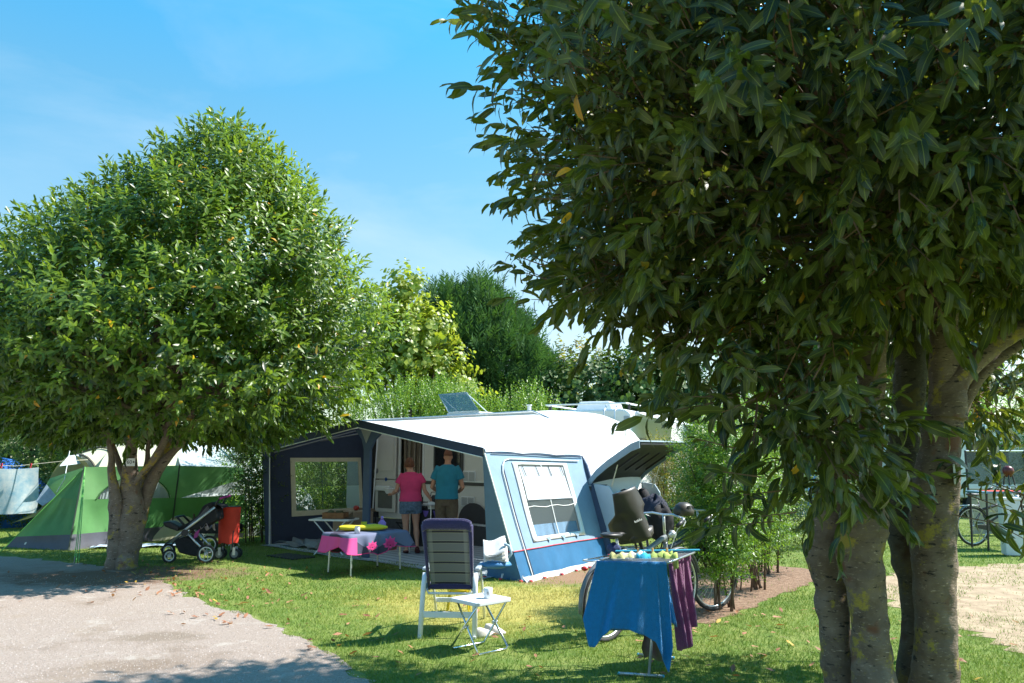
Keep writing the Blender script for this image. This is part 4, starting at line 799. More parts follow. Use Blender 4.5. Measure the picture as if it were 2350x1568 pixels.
for y_, r_ in ((.62, .15), (1.15, .13)): obj('shade_filler', MB().ell((-.08, y_, .86), (.15, r_, .24)), blackcloth, lk, smooth=True)  # black rounded fillers added to darken the inside of the locker
obj('bumper', MB().box((.06, .72, .38), (.22, 1.36, .09)), black, lk, bevel=.02)
obj('marker_lamp', MB().disc((.13, .30, .42), (1, 0, 0), .035, .03), white, lk)
obj('gas_bottle', MB().loft([(-.1, .95, .5, .13, .13), (-.1, .95, .92, .13, .13), (-.1, .95, 1.0, .08, .08), (-.1, .95, 1.08, .05, .05)]), black, lk, smooth=True)
# lid: curved panel hinged along the nose, opened upwards; outer skin pale, lining dark
lidc = [(-.36, 1.24), (-.20, 1.40), (.02, 1.55), (.28, 1.70), (.48, 1.81), (.64, 1.86)]
ld = MB(); ld2 = MB()
out = [Vector((x, 0, z)) for x, z in lidc]
for mbx, dz, ya, yb in ((ld, .0, .02, 1.42), (ld2, -.045, .06, 1.38)):
    for i in range(len(out)-1): mbx.slab([out[i]+Vector((0, ya, dz)), out[i+1]+Vector((0, ya, dz)), out[i+1]+Vector((0, yb, dz)), out[i]+Vector((0, yb, dz))], (0, 0, .022))
lo_ = obj('locker_lid', ld, mat('locker_shell', (.42, .52, .60)), CV_)
obj('lid_lining', ld2, mat('lid_lining', (.028, .030, .034), .6, .3, 8), lo_)
for ye in (.01, 1.41): obj('lid_rim', MB().slab([out[i]+Vector((0, ye, .02)) for i in range(6)]+[out[i]+Vector((0, ye, -.10)) for i in range(5, -1, -1)], (0, .02, 0)), mat('lid_rim_m', (.20, .29, .36), .3), lo_)
obj('gas_strut', MB().tube([(0, .12, 1.10), (.16, .10, 1.50)], .010, 6).tube([(0, 1.32, 1.10), (.16, 1.34, 1.50)], .010, 6), alu, lo_)
for i, y in enumerate((.3, .6, .9, 1.2)): obj('lid_rib', MB().box((.2, y, 1.545), (.55, .03, .03), (0, -.52, 0)), black, lo_)

# ---- motorhome behind
mc = Vector((2.75, 18.5, 0)); ma = math.atan2(.91, .41)          # local x along the vehicle, y to its left
MH = thing('motorhome', 'white motorhome with roof rail and rear ladder parked behind the caravan', 'motorhome', mc, ma)
mw = mat('motorhome_shell', (.72, .75, .76), .3, .03)
obj('body', MB().slab([(0, 0, .5), (0, 2.3, .5), (0, 2.3, 2.62), (0, 2.15, 2.72), (0, .15, 2.72), (0, 0, 2.62)], (6.4, 0, 0)), mw, MH, bevel=.05)
obj('overcab', MB().slab([(5.4, 0, 2.72), (6.9, 0, 2.5), (7.1, 0, 1.9), (6.4, 0, 1.7)], (0, 2.3, 0)), mw, MH, bevel=.05)
for i, (x, y) in enumerate(((1.1, -.02), (5.2, -.02), (1.1, 2.32), (5.2, 2.32))): obj('wheel', MB().disc((x, y, .33), (0, 1, 0), .33, .2, 24), rubber, MH)
obj('rear_trim', MB().box((-.02, .09, 1.75), (.03, .14, 1.6)), mat('trim_blue', (.30, .36, .42), .5), MH)
w = obj('window', MB().slab([(.3, -.01, 1.45), (1.3, -.01, 1.45), (1.3, -.01, 2.05), (.3, -.01, 2.05)], (0, -.03, 0)), darkglass, MH, bevel=.03)
w = obj('window', MB().slab([(3.0, -.01, 1.45), (4.2, -.01, 1.45), (4.2, -.01, 2.05), (3.0, -.01, 2.05)], (0, -.03, 0)), darkglass, MH, bevel=.03)
obj('side_stripe', MB().box((3.2, -.012, 1.2), (6.2, .01, .12)), mat('stripe_grey', (.20, .24, .28), .5), MH)
ldr = MB()
for y in (.36, .62): ldr.tube([(-.07, y, .9), (-.09, y, 2.65), (.12, y, 2.82)], .016, 6)
lo2 = obj('ladder', ldr, alu, MH, smooth=True)
for i in range(6): obj('rung', MB().tube([(-.08, .36, 1.0+i*.3), (-.08, .62, 1.0+i*.3)], .014, 6), alu, lo2)
rk = MB()
for y in (.15, 2.15): rk.tube([(.1, y, 2.86), (5.0, y, 2.88)], .022, 6)
for x in (.1, 5.0): rk.tube([(x, .15, 2.86), (x, 2.15, 2.86)], .02, 6)
rr_ = obj('roof_rail', rk, white, MH)
for x in (.4, 2.6, 4.8):
    for y in (.15, 2.15): obj('rail_foot', MB().box((x, y, 2.79), (.06, .05, .13)), black, rr_)
obj('roof_box', MB().slab([(.9, .7, 2.73), (.9, 1.7, 2.73), (.95, 1.6, 2.98), (.95, .8, 2.98)], (1.0, 0, 0)), mw, MH, bevel=.04)
obj('lamp', MB().box((-.015, .06, 2.45), (.03, .05, .12)).box((-.015, .06, 2.28), (.03, .05, .08)), mat('lamp_red', (.6, .02, .02), .3), MH, bevel=.01)
obj('side_awning', MB().tube([(.2, -.10, 2.60), (4.2, -.10, 2.60)], .07, 10).grid(lambda u, v: Vector((.2+4.0*u, -.12-2.0*v, 2.62-.42*v-.05*math.sin(PI*v))), 12, 6), mat('awning_roll', (.62, .64, .66), .6, .04, 3), MH, smooth=True)
for x in (.25, 4.15): obj('awning_leg', MB().tube([(x, -2.1, 2.2), (x, -2.1, 0)], .016, 6), alu, MH)

# ---- green family tent
TN = thing('family_tent', 'large bright green tunnel tent with cream arched porch and clear windows', 'tent', (-7.2, 15.2, 0))
b0 = TN.location
def tp(p): return Vector(p)-b0
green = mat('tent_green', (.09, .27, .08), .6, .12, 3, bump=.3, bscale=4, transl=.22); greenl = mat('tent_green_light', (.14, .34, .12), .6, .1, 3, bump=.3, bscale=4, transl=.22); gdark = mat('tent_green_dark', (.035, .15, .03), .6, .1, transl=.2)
tskirt = mat('tent_skirt', (.085, .09, .115), .7, .15, 4, bump=.3, bscale=6); tcream = mat('tent_cream', (.62, .62, .44), .6, .08, 3, transl=.25); tpale = mat('tent_pale_roof', (.50, .57, .58), .5, .06, 3, transl=.2); tolive = mat('tent_olive', (.17, .18, .07), .7, .1, 3, transl=.2)
P1b = G(159, 1264); P1t = W(195, 1072, 14.75); P2b = G(392, 1238); P2t = W(414, 1069, 15.6); Lb = G(14, 1256); Rb = G(560, 1234); Rt = W(560, 1073, 16.5)
def bil(a, b, c, d, sag=0, wr=.01, n=Vector((0, -1, 0)), fr=22):     # a-b bottom, d-c top
    def f(u, v): 
        p = a.lerp(b, u).lerp(d.lerp(c, u), v); return tp(p+n*(-sag*math.sin(PI*u)*math.sin(PI*v)+wr*math.sin(u*fr+v*3)*math.sin(PI*v)))
    return f
def low_(a, b, h): return a.lerp(b, h/1.45)
hS = .27
obj('skirt', MB().grid(bil(P1b, P2b, low_(P2b, P2t, hS), low_(P1b, P1t, hS), .05), 20, 3).grid(bil(P2b, Rb, low_(Rb, Rt, hS), low_(P2b, P2t, hS), .05), 14, 3).grid(bil(Lb, P1b, low_(P1b, P1t, hS), Lb.lerp(P1t, .13), .04), 14, 3), tskirt, TN, smooth=True)
mid1 = .60; 
def seg_(a, b, c, d): return bil(a, b, c, d, .07, .018)
A1 = low_(P1b, P1t, hS); A2 = low_(P2b, P2t, hS); A3 = low_(Rb, Rt, hS); M1 = P1b.lerp(P1t, mid1+.0); M2 = P2b.lerp(P2t, .57); M3 = Rb.lerp(Rt, .57)
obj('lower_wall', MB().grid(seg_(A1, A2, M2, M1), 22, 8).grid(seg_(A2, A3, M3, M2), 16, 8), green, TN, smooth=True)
ups = lambda u, v: (.17 < u < .93) and (v < .72*math.sin(PI*(u-.17)/.76)**.6)
upf = bil(M1, M2, P2t, P1t, .03, .006)
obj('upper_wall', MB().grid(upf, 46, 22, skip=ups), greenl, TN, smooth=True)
wn = obj('window', MB().grid(lambda u, v: upf(.17+.76*u, .72*v)+Vector((0, .015, 0)), 20, 6), clear, TN, smooth=True)
obj('curtain', MB().grid(lambda u, v: upf(.17+.13*u, .7*v)+Vector((0, .12+.02*math.sin(u*25), 0)), 14, 4).grid(lambda u, v: upf(.42+.50*u, .66*v*math.sin(PI*(.25+.75*u)))+Vector((0, .10+.015*math.sin(u*40), 0)), 24, 4), tpale, wn, smooth=True)
obj('window_rim', MB().tube([upf(.17+.76*i/30, .72*math.sin(PI*i/30)**.6 if 0 < i < 30 else 0)+Vector((0, -.01, 0)) for i in range(31)], .012, 5), gdark, wn)
obj('upper_wall', MB().grid(bil(M2, M3, Rt, P2t, .04, .01), 14, 8), greenl, TN, smooth=True)
obj('rain_flap', MB().slab([tp(M2+Vector((.1, -.03, .0))), tp(M3+Vector((0, -.05, .06))), tp(M3+Vector((0, -.05, .38))), tp(M2.lerp(M3, .3)+Vector((0, -.04, .09)))], (0, .01, 0)), tpale, TN)
# left wing
Wt = P1t; back = W(112, 1160, 15.8); bl = G(60, 1215)
obj('wing', MB().grid(bil(Lb.lerp(P1t, .13), A1, M1, Lb.lerp(P1t, .62), .05, .02), 12, 8).grid(bil(Lb.lerp(P1t, .62), M1, P1t, P1t, .02, .01), 10, 6), green, TN, smooth=True)
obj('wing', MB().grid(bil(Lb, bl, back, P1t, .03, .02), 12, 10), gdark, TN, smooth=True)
w2 = [Lb.lerp(W(150, 1105, 15.3), .50), Lb.lerp(W(150, 1105, 15.3), .80), W(128, 1135, 15.2), W(100, 1162, 15.1)]
obj('side_window', MB().grid(bil(W(82, 1151, 14.9), W(98, 1161, 14.9), W(130, 1139, 15.0), W(107, 1112, 15.0), 0, .004), 4, 4), mat('window_pvc_blue', (.32, .42, .52), .3, .2, 10), TN, smooth=True)
obj('side_panel', MB().grid(bil(W(107, 1112, 15.1), W(130, 1139, 15.1), P1t, W(115, 1098, 15.2), 0, .01), 6, 4), greenl, TN, smooth=True)
# arched porch and sleeping tunnel
def arch_(x, y, w, h, z=0, n=20, tilt=Vector((0, 0, 0)), ang=0):
    return [tp(Vector((x, y, 0))+Vector((math.cos(ang)*w*math.cos(a), math.sin(ang)*w*math.cos(a), z+h*math.sin(a)**.8))+tilt*math.sin(a)) for a in lin(PI, 0, n)]
secs = [arch_(-8.55, 15.9, .95, 1.65, ang=-.5), arch_(-8.35, 16.3, 1.35, 1.80, ang=-.5), arch_(-7.8, 17.0, 1.7, 1.98, ang=-.5), arch_(-6.9, 17.6, 1.75, 2.02, ang=-.5), arch_(-6.1, 18.1, 1.6, 1.80, ang=-.5), arch_(-5.3, 18.7, 1.1, 1.1, ang=-.5)]
def tube_sheet(secs): 
    mb = MB(); n = len(secs[0]); mb.add([p for s_ in secs for p in s_], [(i*n+k, (i+1)*n+k, (i+1)*n+k+1, i*n+k+1) for i in range(len(secs)-1) for k in range(n-1)]); return mb
obj('sleeping_tunnel', tube_sheet(secs[:3]), tcream, TN, smooth=True, sub=1); obj('roof', tube_sheet(secs[2:]), tpale, TN, smooth=True, sub=1)
obj('porch_side', MB().grid(bil(G(2, 1208), W(118, 1175, 15.6), W(122, 1130, 15.6), W(118, 1170, 15.7), 0, .02), 8, 6), tolive, TN, smooth=True)
pf = arch_(-8.62, 15.82, .95, 1.65, ang=-.5); cpt = tp(Vector((-8.62, 15.9, 0)))
obj('porch_front', MB().add([cpt]+pf, [(0, i+1, i+2) for i in range(len(pf)-1)]), tolive, TN)
for i, s_ in enumerate(secs[:5]): obj('pole_sleeve', MB().tube([p*1.0+Vector((0, -.02, .015)) for p in s_], .022, 6), mat('sleeve', (.09, .08, .06), .7), TN)
pfr = arch_(-8.5, 16.0, 1.2, 1.72, ang=-.5)
obj('roof_cover', MB().grid(lambda u, v: tp(W(158+250*u, 1040-28*u, 15.7+1.6*u)+Vector((0, 0, -.10*v-.05)) +Vector((0, -.3*v, -.10*v))), 14, 4), tpale, TN, smooth=True)
obj('roof_wall', MB().grid(bil(P1t+Vector((.1, .3, .0)), P2t+Vector((0, .4, .0)), W(400, 1018, 16.6), W(245, 1040, 16.0), 0, .02), 16, 6), tcream, TN, smooth=True)
obj('roof_panel', MB().grid(bil(P2t, Rt, W(520, 1055, 17.2), W(405, 1025, 16.9), -.05, .02), 16, 6), tpale, TN, smooth=True)
for a, b in ((P1b, P1t), (P2b, P2t)): obj('pole', MB().tube([tp(a+Vector((0, -.03, 0))), tp(b+Vector((0, -.03, .02)))], .014, 6), mat('pole_dark', (.03, .05, .035), .5), TN)
guy = mat('guy_line', (.16, .50, .10), .6)
gb = G(170, 1293)
for q in ((0, 0), (.03, 0), (.06, .02)): obj('guy_line', MB().tube([tp(P1t), tp(gb+Vector((q[0], q[1], 0)))], .006, 4), guy, TN)
obj('guy_line', MB().tube([tp(P1t), tp(G(0, 1268))], .006, 4), guy, TN)
obj('guy_line', MB().tube([tp(W(160, 1035, 15.6)), tp(W(148, 1100, 14.9)), tp(W(130, 1130, 14.9))], .007, 4), white, TN)
obj('peg', MB().tube([tp(gb), tp(gb+Vector((.02, -.03, .1)))], .008, 5), alu, TN)
lg = MB()
for i, (x, z_) in enumerate(((0, 0), (.06, .02), (.12, 0), (.18, .015))): lg.slab([tp(P1b)+Vector((-1.05+x, -.0, .06+z_)), tp(P1b)+Vector((-1.02+x, 0, .06+z_)), tp(P1b)+Vector((-1.0+x, 0, .10+z_)), tp(P1b)+Vector((-1.03+x, 0, .10+z_))], (0, -.004, 0))
obj('printed_mark', lg, white, TN).location = (0, .42, .0)
solo('picnic_blanket', 'blue and white patterned blanket lying along the tent foot', 'blanket', MB().grid(lambda u, v: Vector((-.55+1.5*u, -.25+.4*v+.35*u, .02+.03*abs(math.sin(u*11+v*5)))), 24, 8), mat('blanket', (.10, .25, .42), .9, .1, 7, col2=(.65, .7, .72)), loc=G(290, 1258), smooth=True)
# neighbouring camp at far left
solo('hanging_towel', 'pale white and blue patterned towel hung on a line at the far left', 'towel', MB().grid(lambda u, v: Vector((-.40+.80*u+.02*math.sin(v*5), .05*math.sin(u*7+1)*(1-v), -.86+.86*v-.03*math.sin(PI*u)*v)), 20, 14), mat('towel_pale', (.25, .50, .62), .9, .05, 5, col2=(.78, .80, .76), bump=.3, transl=.3), loc=W(36, 1073, 15.2), rz=R(38), smooth=True)
ln = obj('washing_line', MB().tube([W(-60, 1066, 15.22), W(36, 1070, 15.22), W(150, 1058, 15.3), W(215, 1055, 15.8)], .006, 4), cream); tag(ln, 'thin yellowish washing line stretched towards the tent', 'line')
for i, x in enumerate((3, 70)):
    solo('clothes_peg', ['red clothes peg at the left corner of the pale towel', 'red clothes peg at the right corner of the pale towel'][i], 'clothes peg', MB().box((0, 0, .01), (.02, .02, .09)).box((0.012, 0, .03), (.015, .02, .05)), redpipe, loc=W(x, 1070, 15.18), group='clothes pegs on the pale towel')
ft = thing('dome_tent', 'small blue dome tent far behind the washing line', 'tent', G(20, 1150))
ft.location = (-12.6, 19.5, 0)
obj('flysheet', MB().loft([(0, 0, 0, 1.6, 1.2), (0, 0, .7, 1.45, 1.05), (0, 0, 1.25, 1.0, .75), (0, 0, 1.55, .5, .35), (0, 0, 1.62, .1, .1)], 20), mat('tent_blue', (.03, .16, .55), .6, .1, transl=.2), ft, smooth=True)
obj('door_panel', MB().slab([(-1.5, -1.22, .05), (.2, -1.25, .05), (.1, -1.1, .9), (-1.3, -1.05, .9)], (0, -.01, 0)), mat('panel_brown', (.10, .07, .05), .7), ft)

# ================================================================ PEOPLE
def figure(name, label, loc, rz, J, sk, hair, shirt, sleeve_r, bottom, hairlen, scale=1.0, male=False):
    t = thing(name, label, 'person', loc, rz); b = MB()
    w = 1.0 if not male else 1.12
    pel, chest, neck, head = J['pelvis'], J['chest'], J['neck'], J['head']
    def el(c, rx, ry): return (c[0], c[1], c[2], rx, ry)
    lerp = lambda a, b_, t_: tuple(a[i]+(b_[i]-a[i])*t_ for i in range(3))
    tor = [el((pel[0], pel[1], pel[2]-.10), .13*w, .10*w), el(pel, .175*w, .125*w), el(lerp(pel, chest, .4), .145*w*(1.15 if male else 1), .10*w*(1.2 if male else 1)), el(lerp(pel, chest, .8), .165*w, .115*w), el(chest, .175*w, .115*w), el(lerp(chest, neck, .55), .155*w, .09*w), el(lerp(chest, neck, .9), .08*w, .065*w), el(neck, .052*w, .055*w)]
    b.loft(tor, 20); b.tube([lerp(chest, neck, .8), neck, (head[0], head[1]-.01, head[2]-.05)], [.06*w, .055*w, .055*w], 12)
    b.ell(head, (.076, .092, .112)); b.ell((head[0], head[1]+.03, head[2]-.055), (.055, .06, .06))          # skull and jaw
    b.tube([(head[0], head[1]+.08, head[2]+.015), (head[0], head[1]+.112, head[2]-.02), (head[0], head[1]+.085, head[2]-.03)], [.010, .016, .008], 8)   # nose
    for s in (-1, 1): b.ell((head[0]+s*.078, head[1]-.005, head[2]-.01), (.012, .022, .032), 8); b.ell((head[0]+s*.03, head[1]+.082, head[2]+.015), (.014, .010, .010), 8)
    b.box((head[0], head[1]+.086, head[2]-.055), (.042, .012, .012))
    for sd_ in ('L', 'R'):
        sh_, elb, wr, fing = J['sh'+sd_], J['el'+sd_], J['wr'+sd_], J['fg'+sd_]; k = .92 if not male else 1.12
        b.tube([lerp(chest, sh_, .5), sh_, lerp(sh_, elb, .35), elb, lerp(elb, wr, .3), wr], [.05*k, .055*k, .046*k, .037*k, .038*k, .024*k], 12)
        d = (Vector(fing)-Vector(wr)).normalized(); side = d.cross(Vector((0, 0, 1))); side = side.normalized() if side.length > .1 else Vector((1, 0, 0)); up = side.cross(d)
        pc = Vector(wr)+d*.045; b.rings([[Vector(wr)+d*q+side*(math.cos(a)*wd_)+up*(math.sin(a)*.015) for a in lin(0, 2*PI, 10)[:-1]] for q, wd_ in ((0, .024), (.03, .034), (.06, .040), (.088, .038))])
        for i, fl in enumerate((.062, .072, .068, .052)):
            o_ = Vector(wr)+d*.08+side*(-.028+.0187*i); b.tube([o_, o_+d*fl*.45-up*.004, o_+d*fl*.7-up*.022, o_+d*fl*.72-up*.045], [.0092, .009, .008, .0065], 7)
        sg_ = 1 if sd_ == 'L' else -1; o_ = Vector(wr)+d*.025+side*(.028*sg_); b.tube([o_, o_+side*.02*sg_+d*.02-up*.01, o_+side*.022*sg_+d*.05-up*.022], [.011, .010, .008], 7)
        hp, kn, an, toe = J['hp'+sd_], J['kn'+sd_], J['an'+sd_], J['toe'+sd_]
        b.tube([hp, lerp(hp, kn, .3), lerp(hp, kn, .85), kn, lerp(kn, an, .15), lerp(kn, an, .35), lerp(kn, an, .75), an], [.095*w, .088*k, .060*k, .054*k, .052*k, .058*k, .036*k, .034*k], 14)
        a3 = Vector(an); t3 = Vector(toe); f_ = (t3-a3); heel = a3-Vector((f_.x, f_.y, 0)).normalized()*.035-Vector((0, 0, .02))
        b.tube([heel, a3-Vector((0, 0, .03)), a3.lerp(t3, .5), a3.lerp(t3, .85), t3], [.030, .036, .034, .036, .018], 12, flat=.7)
        for i in range(5): o_ = t3+Vector((-.030+.015*i, -.02, -.0)); b.tube([o_, o_+Vector((0, .035-.003*abs(i-1), -.006))], [.010, .007], 6)
    body = obj('body', b, sk, t, remesh=.0075)
    # hair as a cap following the skull
    hb = MB(); hr = []
    for i in range(9):
        ph = PI*.02+PI*.62*i/8; hr.append([(head[0]+.086*math.sin(ph)*math.cos(a)*1.0, head[1]-.014+.100*math.sin(ph)*math.sin(a)-(.02 if math.sin(a) > 0 and i > 5 else 0)*1, head[2]+.012+.118*math.cos(ph)+(.05*max(0, math.sin(a)) if i > 4 else 0)+.003*math.sin(a*13+i)) for a in lin(0, 2*PI, 22)[:-1]])
    if hairlen > 0: hb.rings(hr[::-1]); hb.ell((head[0], head[1]-.098, head[2]+.02), (.030, .030, .032))
    else: hb.rings([[Vector(p)*1 for p in r] for r in hr[:7]][::-1])
    obj('hair', hb, hair, t, smooth=True)
    # shirt
    s_ = MB(); g = .022 if not male else .034
    hem = lerp(pel, chest, .02 if not male else -.10)
    ts = [el(hem, .178*w+g, .128*w+g), el(lerp(pel, chest, .25), .160*w+g, .115*w+g*1.2), el(lerp(pel, chest, .5), .150*w+g*(1 if not male else 1.6), .108*w+g), el(lerp(pel, chest, .8), .168*w+g, .12*w+g), el(chest, .178*w+g, .118*w+g), el(lerp(chest, neck, .5), .165*w+g*.8, .095*w+g), el(lerp(chest, neck, .82), .10*w+g*.5, .07*w+g*.5), el(lerp(chest, neck, .93), .066*w+g*.3, .062*w+g*.3)]
    s_.loft(ts, 22)
    for sd_ in ('L', 'R'):
        sh_, elb = J['sh'+sd_], J['el'+sd_]; k = .92 if not male else 1.12
        s_.tube([lerp(chest, sh_, .35), lerp(chest, sh_, .98), lerp(sh_, elb, .3), lerp(sh_, elb, sleeve_r)], [.062*k, .062*k+g*.35, .056*k+g*.5, .056*k+g*.7], 14)
    obj('shirt', s_, shirt, t, remesh=.010)
    q = MB(); lg_ = J['leglen']
    q.loft([el((pel[0], pel[1], pel[2]-.15), .16*w, .125*w), el((pel[0], pel[1], pel[2]-.05), .19*w, .145*w), el(pel, .185*w, .140*w), el(lerp(pel, chest, .18), .165*w, .12*w)], 20)
    for sd_ in ('L', 'R'):
        hp, kn, an = J['hp'+sd_], J['kn'+sd_], J['an'+sd_]
        if lg_ < 1: q.tube([hp, lerp(hp, kn, .3), lerp(hp, kn, lg_)], [.105*w, .108, .104], 16)
        else: q.tube([hp, lerp(hp, kn, .3), kn, lerp(kn, an, .4), lerp(kn, an, .93)], [.112*w, .112*w, .085*w, .078*w, .068*w], 16)
    obj('shorts' if lg_ < 1 else 'trousers', q, bottom, t, remesh=.010)
    sb = MB()
    for sd_ in ('L', 'R'):
        an, toe = Vector(J['an'+sd_]), Vector(J['toe'+sd_]); f_ = toe-an; f_.z = f_.z+.0; c_ = an.lerp(toe, .45)-Vector((0, 0, .045)); L_ = .25
        sd2 = MB(); dirn = (toe-an).normalized(); lat = Vector((dirn.y, -dirn.x, 0)).normalized(); c_ = an.lerp(toe, .5); nn = lat.cross(dirn).normalized(); nn = nn if nn.z > 0 else -nn
        pts = [c_+dirn*(.125*math.cos(a))+lat*(.042*math.sin(a))-nn*.052 for a in lin(0, 2*PI, 14)[:-1]]
        o = obj('sandal' if not male else 'shoe', sd2.slab(pts, nn*.014).tube([c_+lat*.045-nn*.03+dirn*.05, c_+nn*.002+dirn*.055, c_-lat*.045-nn*.03+dirn*.05], .012, 6), mat('sandal_m', (.12, .03, .03), .7), t)
    return t
Jw = dict(pelvis=(0, 0, .86), chest=(.0, .03, 1.20), neck=(-.01, .045, 1.37), head=(-.03, .075, 1.475),
    shL=(-.165, .03, 1.285), elL=(-.25, .02, 1.03), wrL=(-.32, .20, .98), fgL=(-.36, .30, .985),
    shR=(.165, .03, 1.285), elR=(.24, .02, 1.04), wrR=(.345, .06, .885), fgR=(.36, .065, .80),
    hpL=(-.085, 0, .82), knL=(-.075, .03, .45), anL=(-.055, .0, .085), toeL=(-.07, .15, .035),
    hpR=(.085, 0, .82), knR=(.10, .04, .46), anR=(.125, -.02, .13), toeR=(.13, .10, .04), leglen=.42)
denim = mat('denim', (.075, .125, .20), .9, .3, 30, bump=.5, bscale=120, col2=(.15, .22, .32)); pink = mat('pink_jersey', (.62, .045, .16), .85, .08, 10, bump=.3, bscale=14)
hairm = mat('auburn_hair', (.13, .045, .02), .7, .4, 40, stretch=(1, 1, .3))
wl = Vector((-1.72, 13.75, .012))
figure('person', 'person in pink t-shirt and denim shorts carrying a tub and a basket', wl, R(6), Jw, skin, hairm, pink, .50, denim, 1)
Jm = dict(pelvis=(0, 0, .95), chest=(0, .05, 1.31), neck=(0, .07, 1.50), head=(0, .11, 1.615),
    shL=(-.205, .05, 1.40), elL=(-.30, .06, 1.10), wrL=(-.18, .27, 1.02), fgL=(-.12, .35, 1.02),
    shR=(.205, .05, 1.40), elR=(.30, .06, 1.10), wrR=(.18, .27, 1.02), fgR=(.12, .35, 1.02),
    hpL=(-.10, 0, .90), knL=(-.12, .02, .49), anL=(-.13, -.01, .09), toeL=(-.15, .14, .035),
    hpR=(.10, 0, .90), knR=(.12, .02, .49), anR=(.13, -.01, .09), toeR=(.16, .14, .035), leglen=1.0)
ml = W(1026, 1060, 13.55); ml.z = .012
skinm = mat('skin_tan', (.46, .22, .14), .55, .08)
mfig = figure('person', 'person in a loose teal t-shirt and brown trousers standing at the caravan side', ml, R(-6), Jm, skinm, mat('short_hair', (.16, .06, .035), .8, .3, 60), mat('teal_jersey', (.015, .18, .27), .85, .08, 10, bump=.3, bscale=12), .55, mat('brown_trousers', (.12, .085, .055), .9, .25, 18, bump=.3), 0, male=True); mfig.scale = (.87, .9, 1.0)
# things they hold
hL = Vector((-2.08, 14.05, .99)); 
solo('tub', 'shallow white plastic tub held in the hand of the person in pink', 'tub', MB().loft([(0, 0, 0, .10, .07), (0, 0, .01, .11, .08), (0, 0, .085, .15, .11), (0, 0, .09, .165, .12), (0, 0, .082, .14, .10), (0, 0, .02, .10, .07)], 22), white, loc=hL, smooth=True)
bk = thing('basket', 'purple plastic basket hanging from the hand of the person in pink', 'basket', (-1.355, 13.83, .58))
ppl = mat('purple_plastic', (.17, .10, .42), .45, .06)
obj('bowl', MB().loft([(0, 0, 0, .125, .09), (0, 0, .005, .135, .10), (0, 0, .13, .165, .125), (0, 0, .14, .172, .13), (0, 0, .13, .155, .115), (0, 0, .02, .12, .09)], 22), ppl, bk, smooth=True)
obj('handle', MB().tube([(-.12*math.cos(a)*1.0, 0, .13+.14*math.sin(a)) for a in lin(0, PI, 12)], .008, 6), black, bk, smooth=True)
cb = thing('chopping_board', 'white board with a handle slot standing in the purple basket', 'board', (-1.33, 13.82, .64), R(8))
obj('board', MB().slab([(-.10, 0, 0), (.10, 0, -.02), (.15, 0, .14), (.13, 0, .18), (-.05, 0, .235), (-.10, 0, .2)], (0, .012, 0)), white, cb, bevel=.004)
obj('slot', MB().slab([(-.02, -.002, .185), (.07, -.002, .160), (.075, -.002, .140), (-.015, -.002, .165)], (0, .016, 0)), black, cb)

# ================================================================ FURNITURE UNDER THE AWNING
tcx = mat('dark_wood', (.10, .07, .05), .7)
ft_ = thing('folding_table', 'white folding table with crossed legs inside the awning', 'table', W(768, 1160, 13.75)); ft_.location.z = .012; ft_.rotation_euler = (0, 0, R(-12))
obj('tabletop', MB().box((0, 0, .565), (.72, .46, .03)), white, ft_, bevel=.01)
for y in (-.18, .18):
    obj('leg', MB().tube([(-.28, y, .55), (.26, y, .0)], .012, 6), wmetal, ft_); obj('leg', MB().tube([(.28, y, .55), (-.26, y, .0)], .012, 6), wmetal, ft_)
w_ = ft_.location
box = thing('wooden_crate', 'small brown crate of odds and ends on the white folding table', 'crate', (w_.x+.02, w_.y, .595), R(-8))
obj('crate_side', MB().box((0, -.12, .05), (.36, .012, .10)).box((0, .12, .05), (.36, .012, .10)).box((-.18, 0, .05), (.012, .25, .10)).box((.18, 0, .05), (.012, .25, .10)).box((0, 0, .006), (.35, .24, .01)), mat('crate_brown', (.22, .10, .04), .8, .3), box)
obj('contents', MB().ell((-.08, 0, .09), (.06, .06, .05)).box((.07, .0, .10), (.10, .08, .06)), mat('mixed_dark', (.08, .09, .04), .7, .5), box)
pl_ = thing('dinner_plate', 'dark plate beside the brown crate on the white folding table', 'plate', (w_.x+.26, w_.y-.05, .582)); obj('dish', MB().loft([(0, 0, 0, .06, .06), (0, 0, .02, .10, .10), (0, 0, .024, .105, .105)]), mat('plate_dark', (.05, .045, .04), .3), pl_, smooth=True)
cl = W(810, 1200, 14.3); cbx = thing('cardboard_box', 'large cardboard box standing behind the navy pole cover', 'box', (cl.x, cl.y, .012), R(-40))
obj('carton', MB().box((0, 0, .34), (.56, .44, .66)), mat('cardboard', (.30, .22, .15), .85, .08, 5), cbx, bevel=.006)
obj('flap', MB().box((0, -.26, .66), (.54, .10, .006), (.5, 0, 0)), mat('cardboard', (.3, .22, .15)), cbx); obj('flap', MB().box((0, .26, .68), (.54, .10, .006), (-.6, 0, 0)), mat('cardboard', (.3, .22, .15)), cbx)
obj('tape', MB().box((0, 0, .672), (.05, .445, .003)), cream, cbx)
solo('red_apple', 'round red apple on top of the cardboard box', 'apple', MB().loft([(0, 0, 0, .02, .02), (0, 0, .01, .042, .042), (0, 0, .04, .055, .055), (0, 0, .07, .045, .045), (0, 0, .085, .022, .022), (0, 0, .078, .005, .005)]), mat('apple_red', (.35, .03, .02), .35, .2), loc=(cl.x+.05, cl.y, .69), smooth=True)
